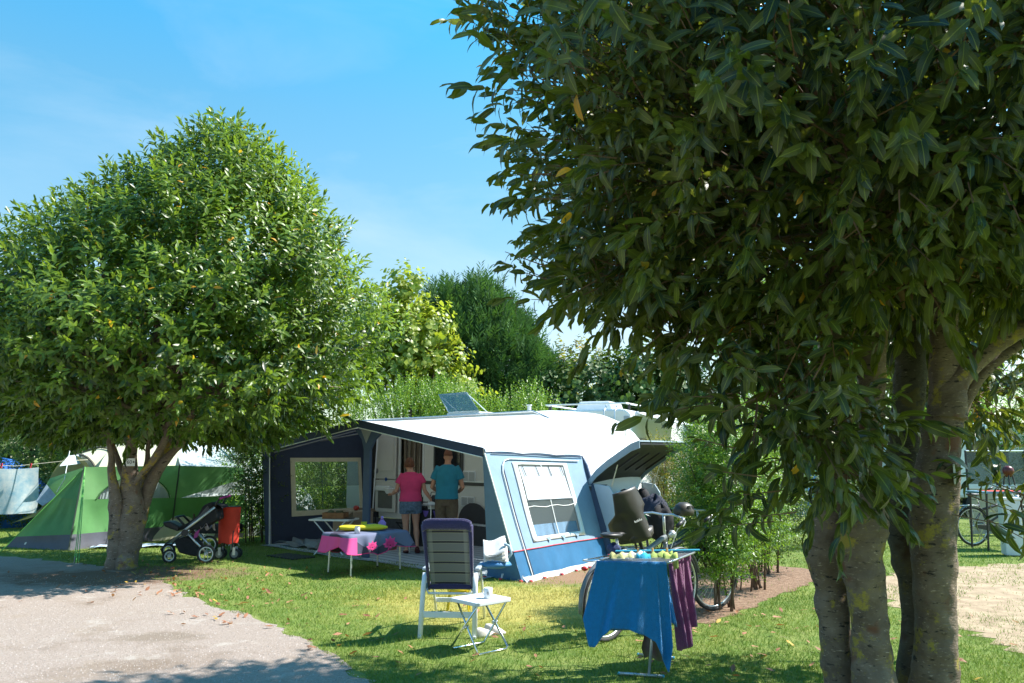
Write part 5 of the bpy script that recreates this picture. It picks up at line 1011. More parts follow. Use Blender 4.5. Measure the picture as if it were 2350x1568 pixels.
# kitchen stand beside the two people
kl = W(985, 1190, 14.0); ks = thing('camp_kitchen', 'dark fabric camp kitchen cupboard with a metal top', 'cupboard', (kl.x, kl.y, .012), R(-43))
obj('worktop', MB().box((0, 0, .80), (.60, .45, .02)), alu, ks, bevel=.004)
obj('cabinet', MB().box((0, 0, .42), (.54, .40, .62)), blackcloth, ks, bevel=.02)
for x in (-.27, .27):
    for y in (-.2, .2): obj('leg', MB().tube([(x, y, 0), (x, y, .79)], .01, 6), alu, ks)
for i, (x, h_, lab) in enumerate(((-.2, .22, 'tall dark bottle at the left of the camp kitchen top'), (-.1, .17, 'short dark bottle in the middle of the camp kitchen top'))):
    b_ = thing('bottle', lab, 'bottle', Vector((kl.x, kl.y, .822))+ux*x+vx*(-.1)); obj('vessel', MB().loft([(0, 0, 0, .032, .032), (0, 0, h_*.6, .034, .034), (0, 0, h_*.78, .013, .013), (0, 0, h_, .013, .013)]), mat('bottle_dark', (.02, .03, .02), .2), b_, smooth=True); obj('cap', MB().disc((0, 0, h_), (0, 0, 1), .015, .025), white, b_)
kt = thing('kettle', 'black kettle on the camp kitchen worktop', 'kettle', Vector((kl.x, kl.y, .822))+ux*.12); obj('vessel', MB().loft([(0, 0, 0, .08, .08), (0, 0, .10, .07, .07), (0, 0, .15, .03, .03)]), black, kt, smooth=True); obj('handle', MB().tube([(-.07, 0, .10), (-.05, 0, .2), (.05, 0, .2), (.07, 0, .10)], .008, 6), black, kt)
fc = Vector((0, 0, .012))+AW(-3.7, -.9); chf = thing('folding_chair', 'dark folding chair beyond the cloth covered table', 'chair', fc, R(-43))
obj('seat', MB().box((0, 0, .43), (.42, .40, .03)), blackcloth, chf); obj('backrest', MB().box((0, .2, .66), (.42, .025, .28), (.15, 0, 0)), blackcloth, chf)
for x in (-.2, .2): obj('leg', MB().tube([(x, -.2, 0), (x, .2, .8)], .011, 6), black, chf); obj('leg', MB().tube([(x, .22, 0), (x, -.2, .45)], .011, 6), black, chf)
rc = thing('folding_recliner', 'white framed recliner seen through the clear side window', 'chair', AW(-.95, -1.3, .012), R(-60))
obj('seat', MB().box((0, 0, .42), (.5, .45, .03)), white, rc); obj('backrest', MB().box((.24, 0, .70), (.03, .45, .5), (0, .2, 0)), mat('pale_mesh', (.5, .52, .55), .8), rc)
for y in (-.22, .22): obj('leg', MB().tube([(-.22, y, 0), (.22, y, .42)], .012, 6), wmetal, rc); obj('leg', MB().tube([(.22, y, 0), (-.22, y, .42)], .012, 6), wmetal, rc)

# ---- table with the flowered cloth
tc_ = Vector((-2.10, 11.70, 0)); TB = thing('camping_table', 'low folding camping table with grey metal legs under a flowered cloth', 'table', tc_, R(48))
tt = .555
obj('tabletop', MB().box((0, 0, tt), (.98, .60, .025)), grey, TB, bevel=.004)
for x in (-.42, .42):
    for y in (-.25, .25):
        l = obj('leg', MB().tube([(x, y, tt-.01), (x*1.04, y*1.04, .01)], .012, 8), alu, TB); obj('collar', MB().disc((x*1.02, y*1.02, .24), (0, 0, 1), .017, .04), white, l); obj('foot', MB().disc((x*1.04, y*1.04, .012), (0, 0, 1), .016, .025), black, l)
ckm = bpy.data.materials.new('flowered_cloth'); ckm.use_nodes = True; nt = ckm.node_tree; L = nt.links.new; p = nt.nodes['Principled BSDF']; p.inputs['Roughness'].default_value = .85
tc = N(nt, 'ShaderNodeTexCoord'); vo = N(nt, 'ShaderNodeTexVoronoi'); vo.inputs['Scale'].default_value = 2.6; L(tc.outputs['Object'], vo.inputs['Vector'])
cr = N(nt, 'ShaderNodeValToRGB'); e = cr.color_ramp.elements; e[0].color = (.045, .045, .085, 1); e[1].color = (.04, .035, .065, 1); cr.color_ramp.interpolation = 'CONSTANT'; e[1].position = .75
q = e.new(.45); q.color = (.13, .15, .24, 1)
L(vo.outputs['Color'], cr.inputs[0]); gr = N(nt, 'ShaderNodeSeparateXYZ'); L(tc.outputs['Object'], gr.inputs[0]); lt = N(nt, 'ShaderNodeMath', operation='LESS_THAN'); lt.inputs[1].default_value = -.40; L(gr.outputs[0], lt.inputs[0])
gt = N(nt, 'ShaderNodeMath', operation='LESS_THAN'); gt.inputs[1].default_value = .53; L(gr.outputs[2], gt.inputs[0]); mu = N(nt, 'ShaderNodeMath', operation='MULTIPLY'); L(lt.outputs[0], mu.inputs[0]); L(gt.outputs[0], mu.inputs[1])
mx = N(nt, 'ShaderNodeMix', data_type='RGBA'); mx.inputs[7].default_value = (.62, .07, .26, 1); L(mu.outputs[0], mx.inputs[0]); L(cr.outputs[0], mx.inputs[6]); L(mx.outputs[2], p.inputs['Base Color'])
def cloth(u, v):
    # u round the rim, v 0 centre .. 1 hem
    a = 2*PI*u; cx = abs(math.cos(a)); sx = abs(math.sin(a)); k = 1/max(cx/.51, sx/.32); ex, ey = math.cos(a)*k, math.sin(a)*k
    if v <= .5: s_ = v/.5; return Vector((ex*s_, ey*s_, tt+.017))
    t = (v-.5)/.5; wv = .035*math.sin(a*9+.8)*t+.02*math.sin(a*17)*t; d = Vector((math.cos(a), math.sin(a), 0)); drop_ = .24+.05*math.sin(a*3+1)+.03*math.sin(a*7)
    corner = .06*max(0, 1-abs(cx/.51-sx/.32)*1.2)
    return Vector((ex, ey, tt+.017))+d*(.012+wv+.03*t+corner*t)-Vector((0, 0, drop_*t))
ck = thing('tablecloth', 'grey and pink cloth with a flower motif draped over the camping table', 'tablecloth', tc_, R(48))
obj('cloth', MB().grid(cloth, 110, 16), ckm, ck, smooth=True)
obj('hem', MB().tube([cloth(i/110, 1) for i in range(110)], .006, 4, closed=True), mat('hem_pink', (.65, .04, .2), .8), ck)
fp = MB(); c0 = Vector((.10, -.405, .40))
for i in range(11):
    a = R(-10+20*i) if i < 11 else 0; ln_ = .12*(1 if i % 2 else .75); c1 = Vector((math.cos(a), 0, math.sin(a))); nrm = Vector((-math.sin(a), 0, math.cos(a))); o_ = c0+c1*.012
    fp.slab([o_, o_+c1*ln_*.4+nrm*.020, o_+c1*ln_*.8+nrm*.014, o_+c1*ln_, o_+c1*ln_*.8-nrm*.014, o_+c1*ln_*.4-nrm*.020], (0, -.003, 0))
for i in range(5): a = R(200+35*i); c1 = Vector((math.cos(a), 0, math.sin(a))); nrm = Vector((-math.sin(a), 0, math.cos(a))); fp.slab([c0+c1*.01, c0+c1*.03+nrm*.01, c0+c1*.07, c0+c1*.03-nrm*.01], (0, -.003, 0))
fl = obj('flower_motif', fp, mat('flower_pink', (.72, .05, .25), .8), ck); fl.location = (0, -.025, 0)
fp2 = obj('flower_motif', fp, mat('flower_pink', (.72, .05, .25), .8), ck); fp2.location = (-.30, -.035, .115); fp2.scale = (.8, 1, .7)
def on_table(x, y, z=tt+.02): p = tc_+Matrix.Rotation(R(48), 3, 'Z') @ Vector((x, y, z)); return p
yel = mat('yellow_cloth', (.62, .50, .02), .75, .1, 6, bump=.4, bscale=14)
def sausage(u, v): a = 2*PI*u; t = v; w = .085*math.sin(PI*min(1, max(0, t*.94+.03)))**.35; return Vector((-.36+.66*t, .10-.14*t+w*math.cos(a)*(1+.1*math.sin(t*14)), .045+.045*math.sin(a)*(1+.2*math.sin(t*9+1))*(math.sin(PI*min(1, max(0, t*.94+.03)))**.3)))
solo('folded_towel', 'long yellow towel rolled up on the flowered tablecloth', 'towel', MB().grid(sausage, 20, 26), yel, loc=on_table(0, 0), rz=R(24), smooth=True)
jr = thing('jar', 'small glass jar with white contents at the near edge of the cloth table', 'jar', on_table(-.30, -.20)); obj('vessel', MB().loft([(0, 0, 0, .038, .038), (0, 0, .07, .038, .038), (0, 0, .085, .03, .03)]), mat('jar_white', (.7, .66, .66), .3, .1, 40), jr, smooth=True); obj('lid', MB().disc((0, 0, .09), (0, 0, 1), .034, .018), alu, jr)
pb_ = thing('bottle', 'lilac squeeze bottle at the right end of the cloth table', 'bottle', on_table(.28, -.02)); obj('vessel', MB().loft([(0, 0, 0, .055, .04), (0, 0, .10, .06, .045), (0, 0, .13, .03, .03), (0, 0, .145, .022, .022)]), mat('lilac', (.27, .17, .52), .4), pb_, smooth=True); obj('cap', MB().loft([(0, 0, .145, .026, .026), (0, 0, .175, .018, .018), (0, 0, .195, .012, .012)]), mat('lilac', (.27, .17, .52)), pb_, smooth=True)
cu_ = thing('cup', 'yellow cup behind the rolled towel on the cloth table', 'cup', on_table(.12, .20)); obj('vessel', MB().loft([(0, 0, 0, .035, .035), (0, 0, .11, .045, .045), (0, 0, .10, .038, .038), (0, 0, .01, .03, .03)]), yel, cu_, smooth=True)
solo('small_tub', 'small lilac tub behind the yellow rolled towel', 'tub', MB().loft([(0, 0, 0, .05, .05), (0, 0, .07, .06, .06), (0, 0, .075, .065, .065), (0, 0, .06, .05, .05)]), mat('pale_lilac', (.4, .35, .55), .5), loc=on_table(.25, .18), smooth=True)

# ================================================================ PUSHCHAIR AND CART
q = 1/515.0                                             # drawing units to metres
sp = G(422, 1294); ST = thing('pushchair', 'black and silver pushchair with white-rimmed wheels beside the left laurel', 'pushchair', (sp.x, sp.y+.25, 0), R(4))
def sx(x, y, d=0): return Vector(((x-1500)*q, d, (1478-y)*q))
def wheel(c, r, par=ST):
    w = obj('wheel', MB().ring(c, (0, 1, 0), r-.016, .018, 26), rubber, par, smooth=True); obj('rim', MB().ring(c, (0, 1, 0), r-.040, .011, 26), white, w, smooth=True); c = Vector(c)
    obj('hub', MB().disc(c, (0, 1, 0), .018, .05, 10).tube([c+Vector((-.03, 0, -r*.6)), c+Vector((-.02, 0, .02)), c+Vector((.0, 0, .035)), c+Vector((.02, 0, .02)), c+Vector((.03, 0, -r*.6))], .008, 6), alu, w)
wheel(sx(1367, 1422, -.20), .108); wheel(sx(1290, 1400, .18), .108); wheel(sx(1660, 1404, -.26), .142); wheel(sx(1600, 1360, .26), .142)
for d in (-.20, .20):
    obj('handle_tube', MB().tube([sx(1370, 1312, d), sx(1500, 1200, d), sx(1700, 1040, d)], .017, 8, flat=1.3), alu, ST, smooth=True)
    obj('frame_tube', MB().tube([sx(1470, 1215, d), sx(1560, 1310, d), sx(1655, 1400, d)], .017, 8), alu, ST, smooth=True)
    obj('front_fork', MB().tube([sx(1430, 1260, d), sx(1340, 1320, d), sx(1300, 1370, d), sx(1330, 1415, d)], .015, 8), black, ST, smooth=True)
    obj('handle_tube', MB().tube([sx(1700, 1040, d), sx(1712, 1005, d), sx(1735, 975, d*.9)], .015, 8), black, ST, smooth=True)
obj('handlebar', MB().tube([sx(1735, 975, -.2), sx(1765, 962, -.12), sx(1770, 960, .12), sx(1735, 975, .2)], .018, 8), mat('magenta_grip', (.35, .04, .22), .6), ST, smooth=True)
obj('hinge', MB().disc(sx(1478, 1240, -.215), (0, 1, 0), .05, .03, 16), black, ST); obj('hinge', MB().disc(sx(1478, 1240, .215), (0, 1, 0), .05, .03, 16), black, ST)
obj('seat', MB().slab([sx(1400, 1205, -.17), sx(1480, 1170, -.17), sx(1560, 1110, -.17), sx(1600, 1030, -.17), sx(1665, 1000, -.17), sx(1715, 1060, -.17), sx(1730, 1140, -.17), sx(1640, 1190, -.17), sx(1520, 1225, -.17)], (0, .34, 0)), blackcloth, ST, bevel=.03)
obj('seat_liner', MB().slab([sx(1500, 1175, -.176), sx(1575, 1110, -.176), sx(1640, 1030, -.176), sx(1660, 1060, -.176), sx(1590, 1150, -.176)], (0, -.01, 0)), mat('liner_grey', (.10, .10, .11), .9), ST)
obj('footrest', MB().slab([sx(1285, 1160, -.13), sx(1340, 1155, -.13), sx(1420, 1195, -.13), sx(1410, 1235, -.13), sx(1300, 1195, -.13)], (0, .26, 0)), black, ST, bevel=.02)
obj('bumper_bar', MB().tube([sx(1470, 1190, -.16), sx(1400, 1120, -.15), sx(1375, 1125, -.08), sx(1375, 1125, .08), sx(1400, 1120, .15), sx(1470, 1190, .16)], .018, 8), black, ST, smooth=True)
obj('hood', MB().grid(lambda u, v: sx(1690-75*math.cos(PI*(.15+.7*v))-20*u*0, 1095-75*math.sin(PI*(.1+.7*v)), -.19+.38*u), 8, 10), blackcloth, ST, smooth=True)
obj('shopping_basket', MB().slab([sx(1385, 1300, -.17), sx(1480, 1270, -.17), sx(1560, 1320, -.17), sx(1600, 1400, -.17), sx(1560, 1432, -.17), sx(1430, 1400, -.17)], (0, .34, 0)), blackcloth, ST, bevel=.03)
obj('rear_axle', MB().tube([sx(1655, 1404, -.26), sx(1655, 1404, .24)], .012, 6).tube([sx(1345, 1415, -.2), sx(1320, 1400, .18)], .01, 6), grey, ST)
obj('raincover', MB().grid(lambda u, v: sx(1590+110*u, 1190+22*v+20*math.sin(u*11+v*4), -.18+.1*v), 14, 6), mat('pale_fabric', (.45, .40, .48), .8), ST, smooth=True)
obj('toy', MB().slab([sx(1555, 1240, -.2), sx(1590, 1215, -.2), sx(1575, 1275, -.2), sx(1545, 1290, -.2)], (0, .03, 0)), mat('magenta_grip', (.35, .04, .22)), ST)
cp = G(522, 1283); CT = thing('folded_cart', 'folded handcart under a bright red cover standing beside the pushchair', 'cart', (cp.x, cp.y, 0), R(5))
redm = mat('red_canvas', (.60, .04, .02), .75, .12, 6, bump=.4, bscale=10)
obj('cover', MB().grid(lambda u, v: Vector((.155*math.cos(2*PI*u)*(1+.12*(abs(math.cos(2*PI*u))**6))*(.92+.10*v)-.0, .10*math.sin(2*PI*u), .25+.57*v+.012*math.sin(u*30)*(1-v))), 32, 10), redm, CT, smooth=True)
obj('cover_top', MB().slab([(-.15, -.08, .815), (.15, -.08, .82), (.15, .08, .82), (-.15, .08, .815)], (0, 0, .012)), black, CT, bevel=.01)
for x in (-.10, .11):
    for y in (-.07, .09):
        obj('strut', MB().tube([(x*.8, y, .45), (x*.75, y, .26), (x, y, .13)], .014, 6), black, CT); w = obj('wheel', MB().disc((x*1.15, y, .085), (0, 1, 0), .085, .04, 20), rubber, CT, bevel=.008); obj('hub', MB().disc((x*1.15, y-.012, .085), (0, 1, 0), .055, .03, 14), grey, w); obj('fork', MB().box((x*1.08, y-.03, .13), (.04, .012, .12)), alu, CT)
obj('strut', MB().tube([(.03, -.05, .42), (.06, -.03, .14)], .010, 6), alu, CT)
cch = thing('camping_chair', 'low dark folding chair with crossed thin legs behind the pushchair', 'chair', W(490, 1240, 15.2)); cch.location.z = 0
obj('seat', MB().box((0, 0, .30), (.95, .4, .16)), blackcloth, cch, bevel=.03)
for x in (-.4, -.1, .2, .45): obj('leg', MB().tube([(x-.1, -.18, 0), (x+.1, -.18, .3)], .009, 5).tube([(x+.1, -.18, 0), (x-.1, -.18, .3)], .009, 5), alu, cch)

# ================================================================ RECLINING CHAIR
RC = thing('camping_chair', 'high-backed striped folding chair with a navy headrest, seen from behind', 'chair', ((-.84-.34)/2, 7.55, 0), R(-4))
cA = lambda x, y, z: Vector((x, y, z))
strf = bpy.data.materials.new('striped_mesh'); strf.use_nodes = True; nt = strf.node_tree; L = nt.links.new; p = nt.nodes['Principled BSDF']; p.inputs['Roughness'].default_value = .8
tc = N(nt, 'ShaderNodeTexCoord'); sxz = N(nt, 'ShaderNodeSeparateXYZ'); L(tc.outputs['Object'], sxz.inputs[0])
m1 = N(nt, 'ShaderNodeMath', operation='MULTIPLY_ADD'); m1.inputs[1].default_value = 1/.098; m1.inputs[2].default_value = .12; L(sxz.outputs[2], m1.inputs[0]); fr = N(nt, 'ShaderNodeMath', operation='FRACT'); L(m1.outputs[0], fr.inputs[0])
cr = N(nt, 'ShaderNodeValToRGB'); cr.color_ramp.interpolation = 'CONSTANT'; e = cr.color_ramp.elements; e[0].color = (.145, .15, .155, 1); e[0].position = 0; e[1].color = (.38, .36, .24, 1); e[1].position = .72
for pos, c in ((.75, (.025, .025, .04)), (.95, (.38, .36, .24)), (.98, (.145, .15, .155))): z_ = e.new(pos); z_.color = (*c, 1)
L(fr.outputs[0], cr.inputs[0]); ax = N(nt, 'ShaderNodeMath', operation='ABSOLUTE'); L(sxz.outputs[0], ax.inputs[0]); g2 = N(nt, 'ShaderNodeMath', operation='GREATER_THAN'); g2.inputs[1].default_value = .145; L(ax.outputs[0], g2.inputs[0])
mh = N(nt, 'ShaderNodeMath', operation='MULTIPLY'); mh.inputs[1].default_value = .35; L(g2.outputs[0], mh.inputs[0])
mx = N(nt, 'ShaderNodeMix', data_type='RGBA'); mx.inputs[7].default_value = (.30, .30, .27, 1); L(mh.outputs[0], mx.inputs[0]); L(cr.outputs[0], mx.inputs[6]); L(mx.outputs[2], p.inputs['Base Color'])
navyt = mat('navy_towelling', (.032, .028, .10), .95, .15, 40, bump=.6, bscale=90, sheen=.3)
def bp(x, t, off=0): return Vector((x, .20-.30*t+off+.05*math.cos(x*6)*0, .40+.66*t))      # backrest plane: leans towards the viewer
bw = lambda t: .205+.012*t
obj('backrest', MB().grid(lambda u, v: bp((2*u-1)*(bw(v)-.02), v*.965, .022*math.cos(PI*(u-.5))), 12, 14), strf, RC, smooth=True, solid=.012)
fpts = [bp(-bw(0), 0), bp(-bw(.5), .5), bp(-bw(1), .92), bp(-bw(1)+.05, 1.0), bp(bw(1)-.05, 1.0), bp(bw(1), .92), bp(bw(.5), .5), bp(bw(0), 0)]
obj('back_frame', MB().tube(fpts, .016, 8), navyt, RC, smooth=True)
def head(u, v):
    a = -.225+.45*u; e = 1-abs(2*u-1)**8*.16; return bp(a*(1 if v < .98 else .98), .0)+Vector((0, 0, 0)) if False else bp(a, (1.015-.135*v**1.0+(.0 if abs(2*u-1) < .8 else -.02*(abs(2*u-1)-.8)*10*v))*1.0-.045*abs(2*u-1)**7*(1-v), -.036*math.sin(PI*(.15+.5*v))-.0)
obj('headrest', MB().grid(head, 26, 6).grid(lambda u, v: head(u, 0)+Vector((0, .075*v, .012*math.sin(PI*v)-.10*v*v)), 26, 4), navyt, RC, smooth=True, solid=.012)
for s in (-1, 1):
    obj('side_cover', MB().tube([bp(s*bw(.9), .93, -.005), bp(s*(bw(.7)+.002), .72, -.005), bp(s*bw(.4), .40, -.005), bp(s*bw(0), .06, -.005)], [.026, .020, .017, .015], 8), navyt, RC, smooth=True)
    x = s*.245
    obj('leg', MB().tube([(x*1.02, 0, .0), (x*.99, .10, .44), (x*.96, .14, .56)], .014, 8, flat=1.7), wmetal, RC, smooth=True)
    l = obj('leg', MB().tube([(x, .92, .0), (x, .62, .44), (x, .50, .56)], .013, 8, flat=1.6), wmetal, RC, smooth=True)
    obj('armrest', MB().box((x*1.02, .42, .585), (.05, .46, .028)), mat('arm_grey', (.35, .40, .45), .5), RC, bevel=.01)
    obj('hinge', MB().box((x*.93, .17, .43), (.03, .07, .07)), mat('hinge_blue', (.06, .18, .34), .4), RC, bevel=.008); obj('tilt_link', MB().tube([(x, .17, .45), (x, .45, .57)], .010, 6), alu, RC)
    obj('foot', MB().box((x*1.02, 0, .012), (.03, .04, .022)), white, RC)
obj('crossbar', MB().box((0, .045, .20), (.50, .014, .055), (0, 0, 0)), wmetal, RC, bevel=.004); obj('crossbar', MB().box((0, .80, .20), (.50, .014, .045)), wmetal, RC, bevel=.004)
obj('seat', MB().box((0, .42, .43), (.44, .50, .05)), navyt, RC, bevel=.015); obj('seat_rail', MB().tube([(-.22, .15, .42), (-.20, .13, .375), (.20, .13, .375), (.22, .15, .42)], .012, 8), wmetal, RC, smooth=True)
npm = mat('newsprint', (.62, .62, .60), .9, .1, 30)
np_ = thing('newspaper', 'folded newspaper resting on the right armrest of the striped chair', 'newspaper', (-.22, 8.02, .625), R(4))
for i in range(4): obj('sheet', MB().grid(lambda u, v: Vector((-.06+.24*u*(1-.03*i), -.10+.22*v, .020*i+.13*v+.018*math.sin(u*5+i)+.02*u)), 8, 5), npm, np_, smooth=True, solid=.004)
for i in range(5): obj('print_block', MB().box((.02+.03*(i % 2), -.112+.0*i, .018+.012*i), (.07, .002, .006)), grey, np_)
bb = thing('cool_bag', 'blue and white bag under the newspaper on the chair arm', 'bag', (-.20, 8.04, .60), R(4))
obj('pouch', MB().loft([(.03, 0, -.035, .10, .12), (.04, 0, -.015, .16, .14), (.04, 0, .0, .15, .14), (.05, 0, .02, .12, .13)], 16), mat('bag_blue', (.05, .20, .42), .6), bb, smooth=True)
obj('strap', MB().tube([(.14, -.05, .02), (.19, -.05, .10), (.17, -.05, .17), (.12, -.05, .19)], .015, 6), mat('bag_pale', (.35, .5, .62), .6), bb, smooth=True)
yo = thing('yellow_stool', 'low yellow plastic stool frame on the grass under the striped chair', 'stool', tuple(G(1052, 1405)[:2])+(0,))
for x in (-.09, .09):
    for y in (-.09, .09): obj('leg', MB().tube([(x*1.3, y*1.3, 0), (x, y, .24)], .011, 6), mat('yellow_plastic', (.55, .42, .01), .5), yo)
obj('seat', MB().loft([(0, 0, .22, .12, .12), (0, 0, .25, .125, .125), (0, 0, .255, .11, .11)]), mat('yellow_plastic', (.55, .42, .01)), yo, smooth=True)

# ---- stool table with mug
sc_ = Vector((-.27, 7.13, 0)); SL = thing('stool_table', 'small white-topped folding stool with crossed chrome legs on the grass', 'stool', sc_, R(42))
obj('stool_top', MB().slab([(-.165, -.20, .40), (.165, -.20, .40), (.19, -.17, .40), (.19, .17, .40), (.165, .20, .40), (-.165, .20, .40), (-.19, .17, .40), (-.19, -.17, .40)], (0, 0, .032)), mat('stool_white', (.66, .68, .70), .35, .04), SL, bevel=.006)
SL.rotation_euler = (0, 0, R(-48))
for x, a in ((-.15, 1), (.15, -1)):
    lp = [(x, -.14, .40), (-x*1.05, -.17, .03), (-x*1.05, -.15, .01), (-x*1.05, .15, .01), (-x*1.05, .17, .03), (x, .14, .40)] if a == 1 else [(x, -.16, .40), (-x*1.05, -.19, .03), (-x*1.05, -.17, .01), (-x*1.05, .17, .01), (-x*1.05, .19, .03), (x, .16, .40)]
    obj('leg', MB().tube(lp, .0095, 8), mat('chrome', (.75, .75, .76), .15, .05, metal=1), SL, smooth=True)
obj('pivot', MB().disc((0, -.16, .21), (0, 1, 0), .014, .05, 10).disc((0, .16, .21), (0, 1, 0), .014, .05, 10), alu, SL)
mg = thing('mug', 'white mug with a small dark motif standing on the stool', 'mug', (-.205, 7.10, .434), R(-20))
obj('vessel', MB().loft([(0, 0, 0, .032, .032), (0, 0, .004, .034, .034), (0, 0, .085, .037, .037), (0, 0, .087, .034, .034), (0, 0, .008, .030, .030)], 24), mat('porcelain', (.74, .76, .78), .2, .02), mg, smooth=True)
obj('handle', MB().tube([(-.034+0, .01, .07), (-.055, .015, .06), (-.058, .016, .035), (-.035, .01, .02)], .005, 8), mat('porcelain', (.74, .76, .78)), mg, smooth=True)
mo = MB()
for i in range(6): a = i*1.05; mo.slab([Vector((.012, -.0375, .045))+Vector((math.cos(a)*.004, 0, math.sin(a)*.004)), Vector((.012, -.0375, .045))+Vector((math.cos(a+.25)*.011, .0015, math.sin(a+.25)*.012)), Vector((.012, -.0375, .045))+Vector((math.cos(a-.25)*.011, .0015, math.sin(a-.25)*.012))], (0, -.0015, 0))
obj('motif', mo, black, mg)
for i, (p_, r_) in enumerate(((G(1112, 1462), 30), (G(1135, 1455), -20))):
    o = solo('shoe', ['white shoe on the grass just behind the stool legs, left one', 'white shoe on the grass behind the stool legs, right one'][i], 'shoe', MB().loft([(0, 0, .0, .11, .042), (0, 0, .02, .115, .045), (-.02, 0, .05, .085, .038), (-.05, 0, .075, .045, .032), (-.06, 0, .085, .03, .02)], 18), mat('shoe_white', (.62, .58, .55), .7), group='white shoes behind the stool', loc=p_, rz=R(r_), smooth=True)

# ================================================================ DRYING RACK AND WASHING
DR = thing('drying_rack', 'folding metal clothes airer with thin rails and tubular feet', 'airer', (0, 0, 0))
g1, g2_, g3, g4 = G(1421, 1550), G(1522, 1557), G(1465, 1506), G(1545, 1514)
rm = mat('rack_metal', (.42, .46, .50), .3, .1, metal=.6); bt = mat('rack_blue', (.03, .35, .55), .5)
m1_ = (g1+g2_)/2; m2_ = (g3+g4)/2; DR.location = (m1_.x, m1_.y, 0); dro = DR.location
r_ = lambda p: Vector(p)-dro
hz = .85
A_ = Vector((.66, 6.22, hz)); B_ = Vector((1.20, 6.30, hz-.02)); D_ = Vector((.90, 6.72, hz)); E_ = Vector((1.52, 6.80, hz))
for a, b in ((g1, g2_), (g3, g4)):
    f_ = obj('foot', MB().tube([r_(a)+Vector((0, 0, .014)), r_(b)+Vector((0, 0, .014))], .012, 8), rm, DR, smooth=True); 
    for c in (a, b): obj('end_cap', MB().ell(r_(c)+Vector((0, 0, .014)), .0125, 8), bt, f_)
obj('leg', MB().tube([r_(m1_+Vector((0.06, 0, .014))), r_((D_+E_)/2)], .011, 8), rm, DR, smooth=True); obj('leg', MB().tube([r_(m2_+Vector((0, 0, .014))), r_((A_+B_)/2)], .011, 8), rm, DR, smooth=True)
obj('top_frame', MB().tube([r_(A_), r_(B_), r_(E_), r_(D_)], .009, 8, closed=True), rm, DR, smooth=True)
for i in range(1, 9): t = i/9; obj('rail', MB().tube([r_(A_.lerp(D_, t)), r_(B_.lerp(E_, t))], .004, 6), rm, DR)
obj('blue_bar', MB().tube([r_(D_+Vector((-.05, 0, .02))), r_(E_+Vector((.04, 0, .02)))], .008, 8), bt, DR)
bc = [(0, .53, .44), (.06, .57, .24), (.13, .615, .235), (.22, .665, .30), (.34, .735, .37), (.5, .87, .36), (.65, 1.0, .31), (.75, 1.08, .26), (.83, 1.12, .17), (.9, 1.165, .06), (.94, 1.185, .02), (1.0, 1.215, .22)]
def towel(u, v):
    top = A_.lerp(B_, u)+Vector((-.02, -.012, .008)); bx = np.interp(u, [b[0] for b in bc], [b[1] for b in bc]); bz = np.interp(u, [b[0] for b in bc], [b[2] for b in bc])
    z = top.z+(bz-top.z)*v; k = (top.z-z)/(.6); x = top.x+(bx-top.x)*v
    y = top.y-.03-.02*v+(.022*math.sin(u*9+.6)*(abs(2*u-1)+.2)+.008*math.sin(u*27+v*2)+.004*math.sin(u*47+v*3))*min(1, v*1.15)+(.05*v if u > .85 else 0)
    return Vector((x, y, z))
bluet = mat('blue_towelling', (.003, .21, .52), .95, .10, 30, bump=.8, bscale=150, sheen=.35)
TW = thing('bath_towel', 'large bright blue towel draped over the front of the clothes airer', 'towel', (.9, 6.25, 0)); tb = TW.location
obj('sheet', MB().grid(lambda u, v: towel(u, v)-tb, 70, 40), bluet, TW, smooth=True, solid=.008)
obj('back_fold', MB().grid(lambda u, v: A_.lerp(B_, u)+Vector((-.02, .045*math.sin(PI*.5*min(1, v*3))-.012+.02*math.sin(u*19)*v+.03*v, .008-.50*v-.02*math.sin(u*4)*v))-tb, 40, 12), bluet, TW, smooth=True, solid=.008)
def rcor(u, v): # overhanging right corner
    a = B_+Vector((-.05+.03*u, -.015+.06*u, .008)); b = Vector((1.175+.115*u, 6.30+.10*u, .40-.06*u)); p = a.lerp(b, v); p.y += .02*math.sin(u*9+1)*v-.01; p.x += .02*math.sin(u*5)*v; return p-tb
obj('corner_fold', MB().grid(rcor, 14, 20), bluet, TW, smooth=True, solid=.008)
pt = mat('purple_towelling', (.19, .045, .15), .95, .12, 30, bump=.8, bscale=140, sheen=.3)
def ptow(u, v):
    a = Vector((1.22, 6.42, .83)).lerp(Vector((1.47, 6.83, .84)), u); b = Vector((1.31, 6.50, .18)).lerp(Vector((1.50, 6.86, .20)), u); p = a.lerp(b, v); p.z -= .07*math.sin(u*6)*v; w_ = .035*math.sin(u*17+1)*min(1, v*1.2)+.018*math.sin(u*33); return p+Vector((w_, -w_*.6, 0))
o = solo('hand_towel', 'plum purple towel hanging from the right end of the airer', 'towel', MB().grid(lambda u, v: ptow(u, v)-Vector((1.35, 6.65, 0)), 36, 26), pt, loc=(1.35, 6.65, 0), smooth=True, solid=.008)
solo('garment', 'green and plum garment hanging low inside the airer', 'garment', MB().grid(lambda u, v: Vector((-.10+.20*u+.01*math.sin(v*8), .02*math.sin(u*12), -.22*v-.55+.02*math.sin(u*7))), 14, 8).grid(lambda u, v: Vector((-.10+.20*u, .02*math.sin(u*12), -.55*v)), 10, 4), mat('garment_green', (.20, .23, .08), .9, .1, 3, col2=(.12, .03, .10)), loc=(1.13, 6.55, .83), smooth=True)
cols = [('pale yellow', (.60, .58, .25)), ('pale yellow', (.55, .56, .30)), ('white', (.6, .62, .62)), ('bright blue', (.02, .32, .50)), ('olive green', (.22, .30, .08)), ('light green', (.30, .42, .10)), ('lime green', (.36, .46, .12))]
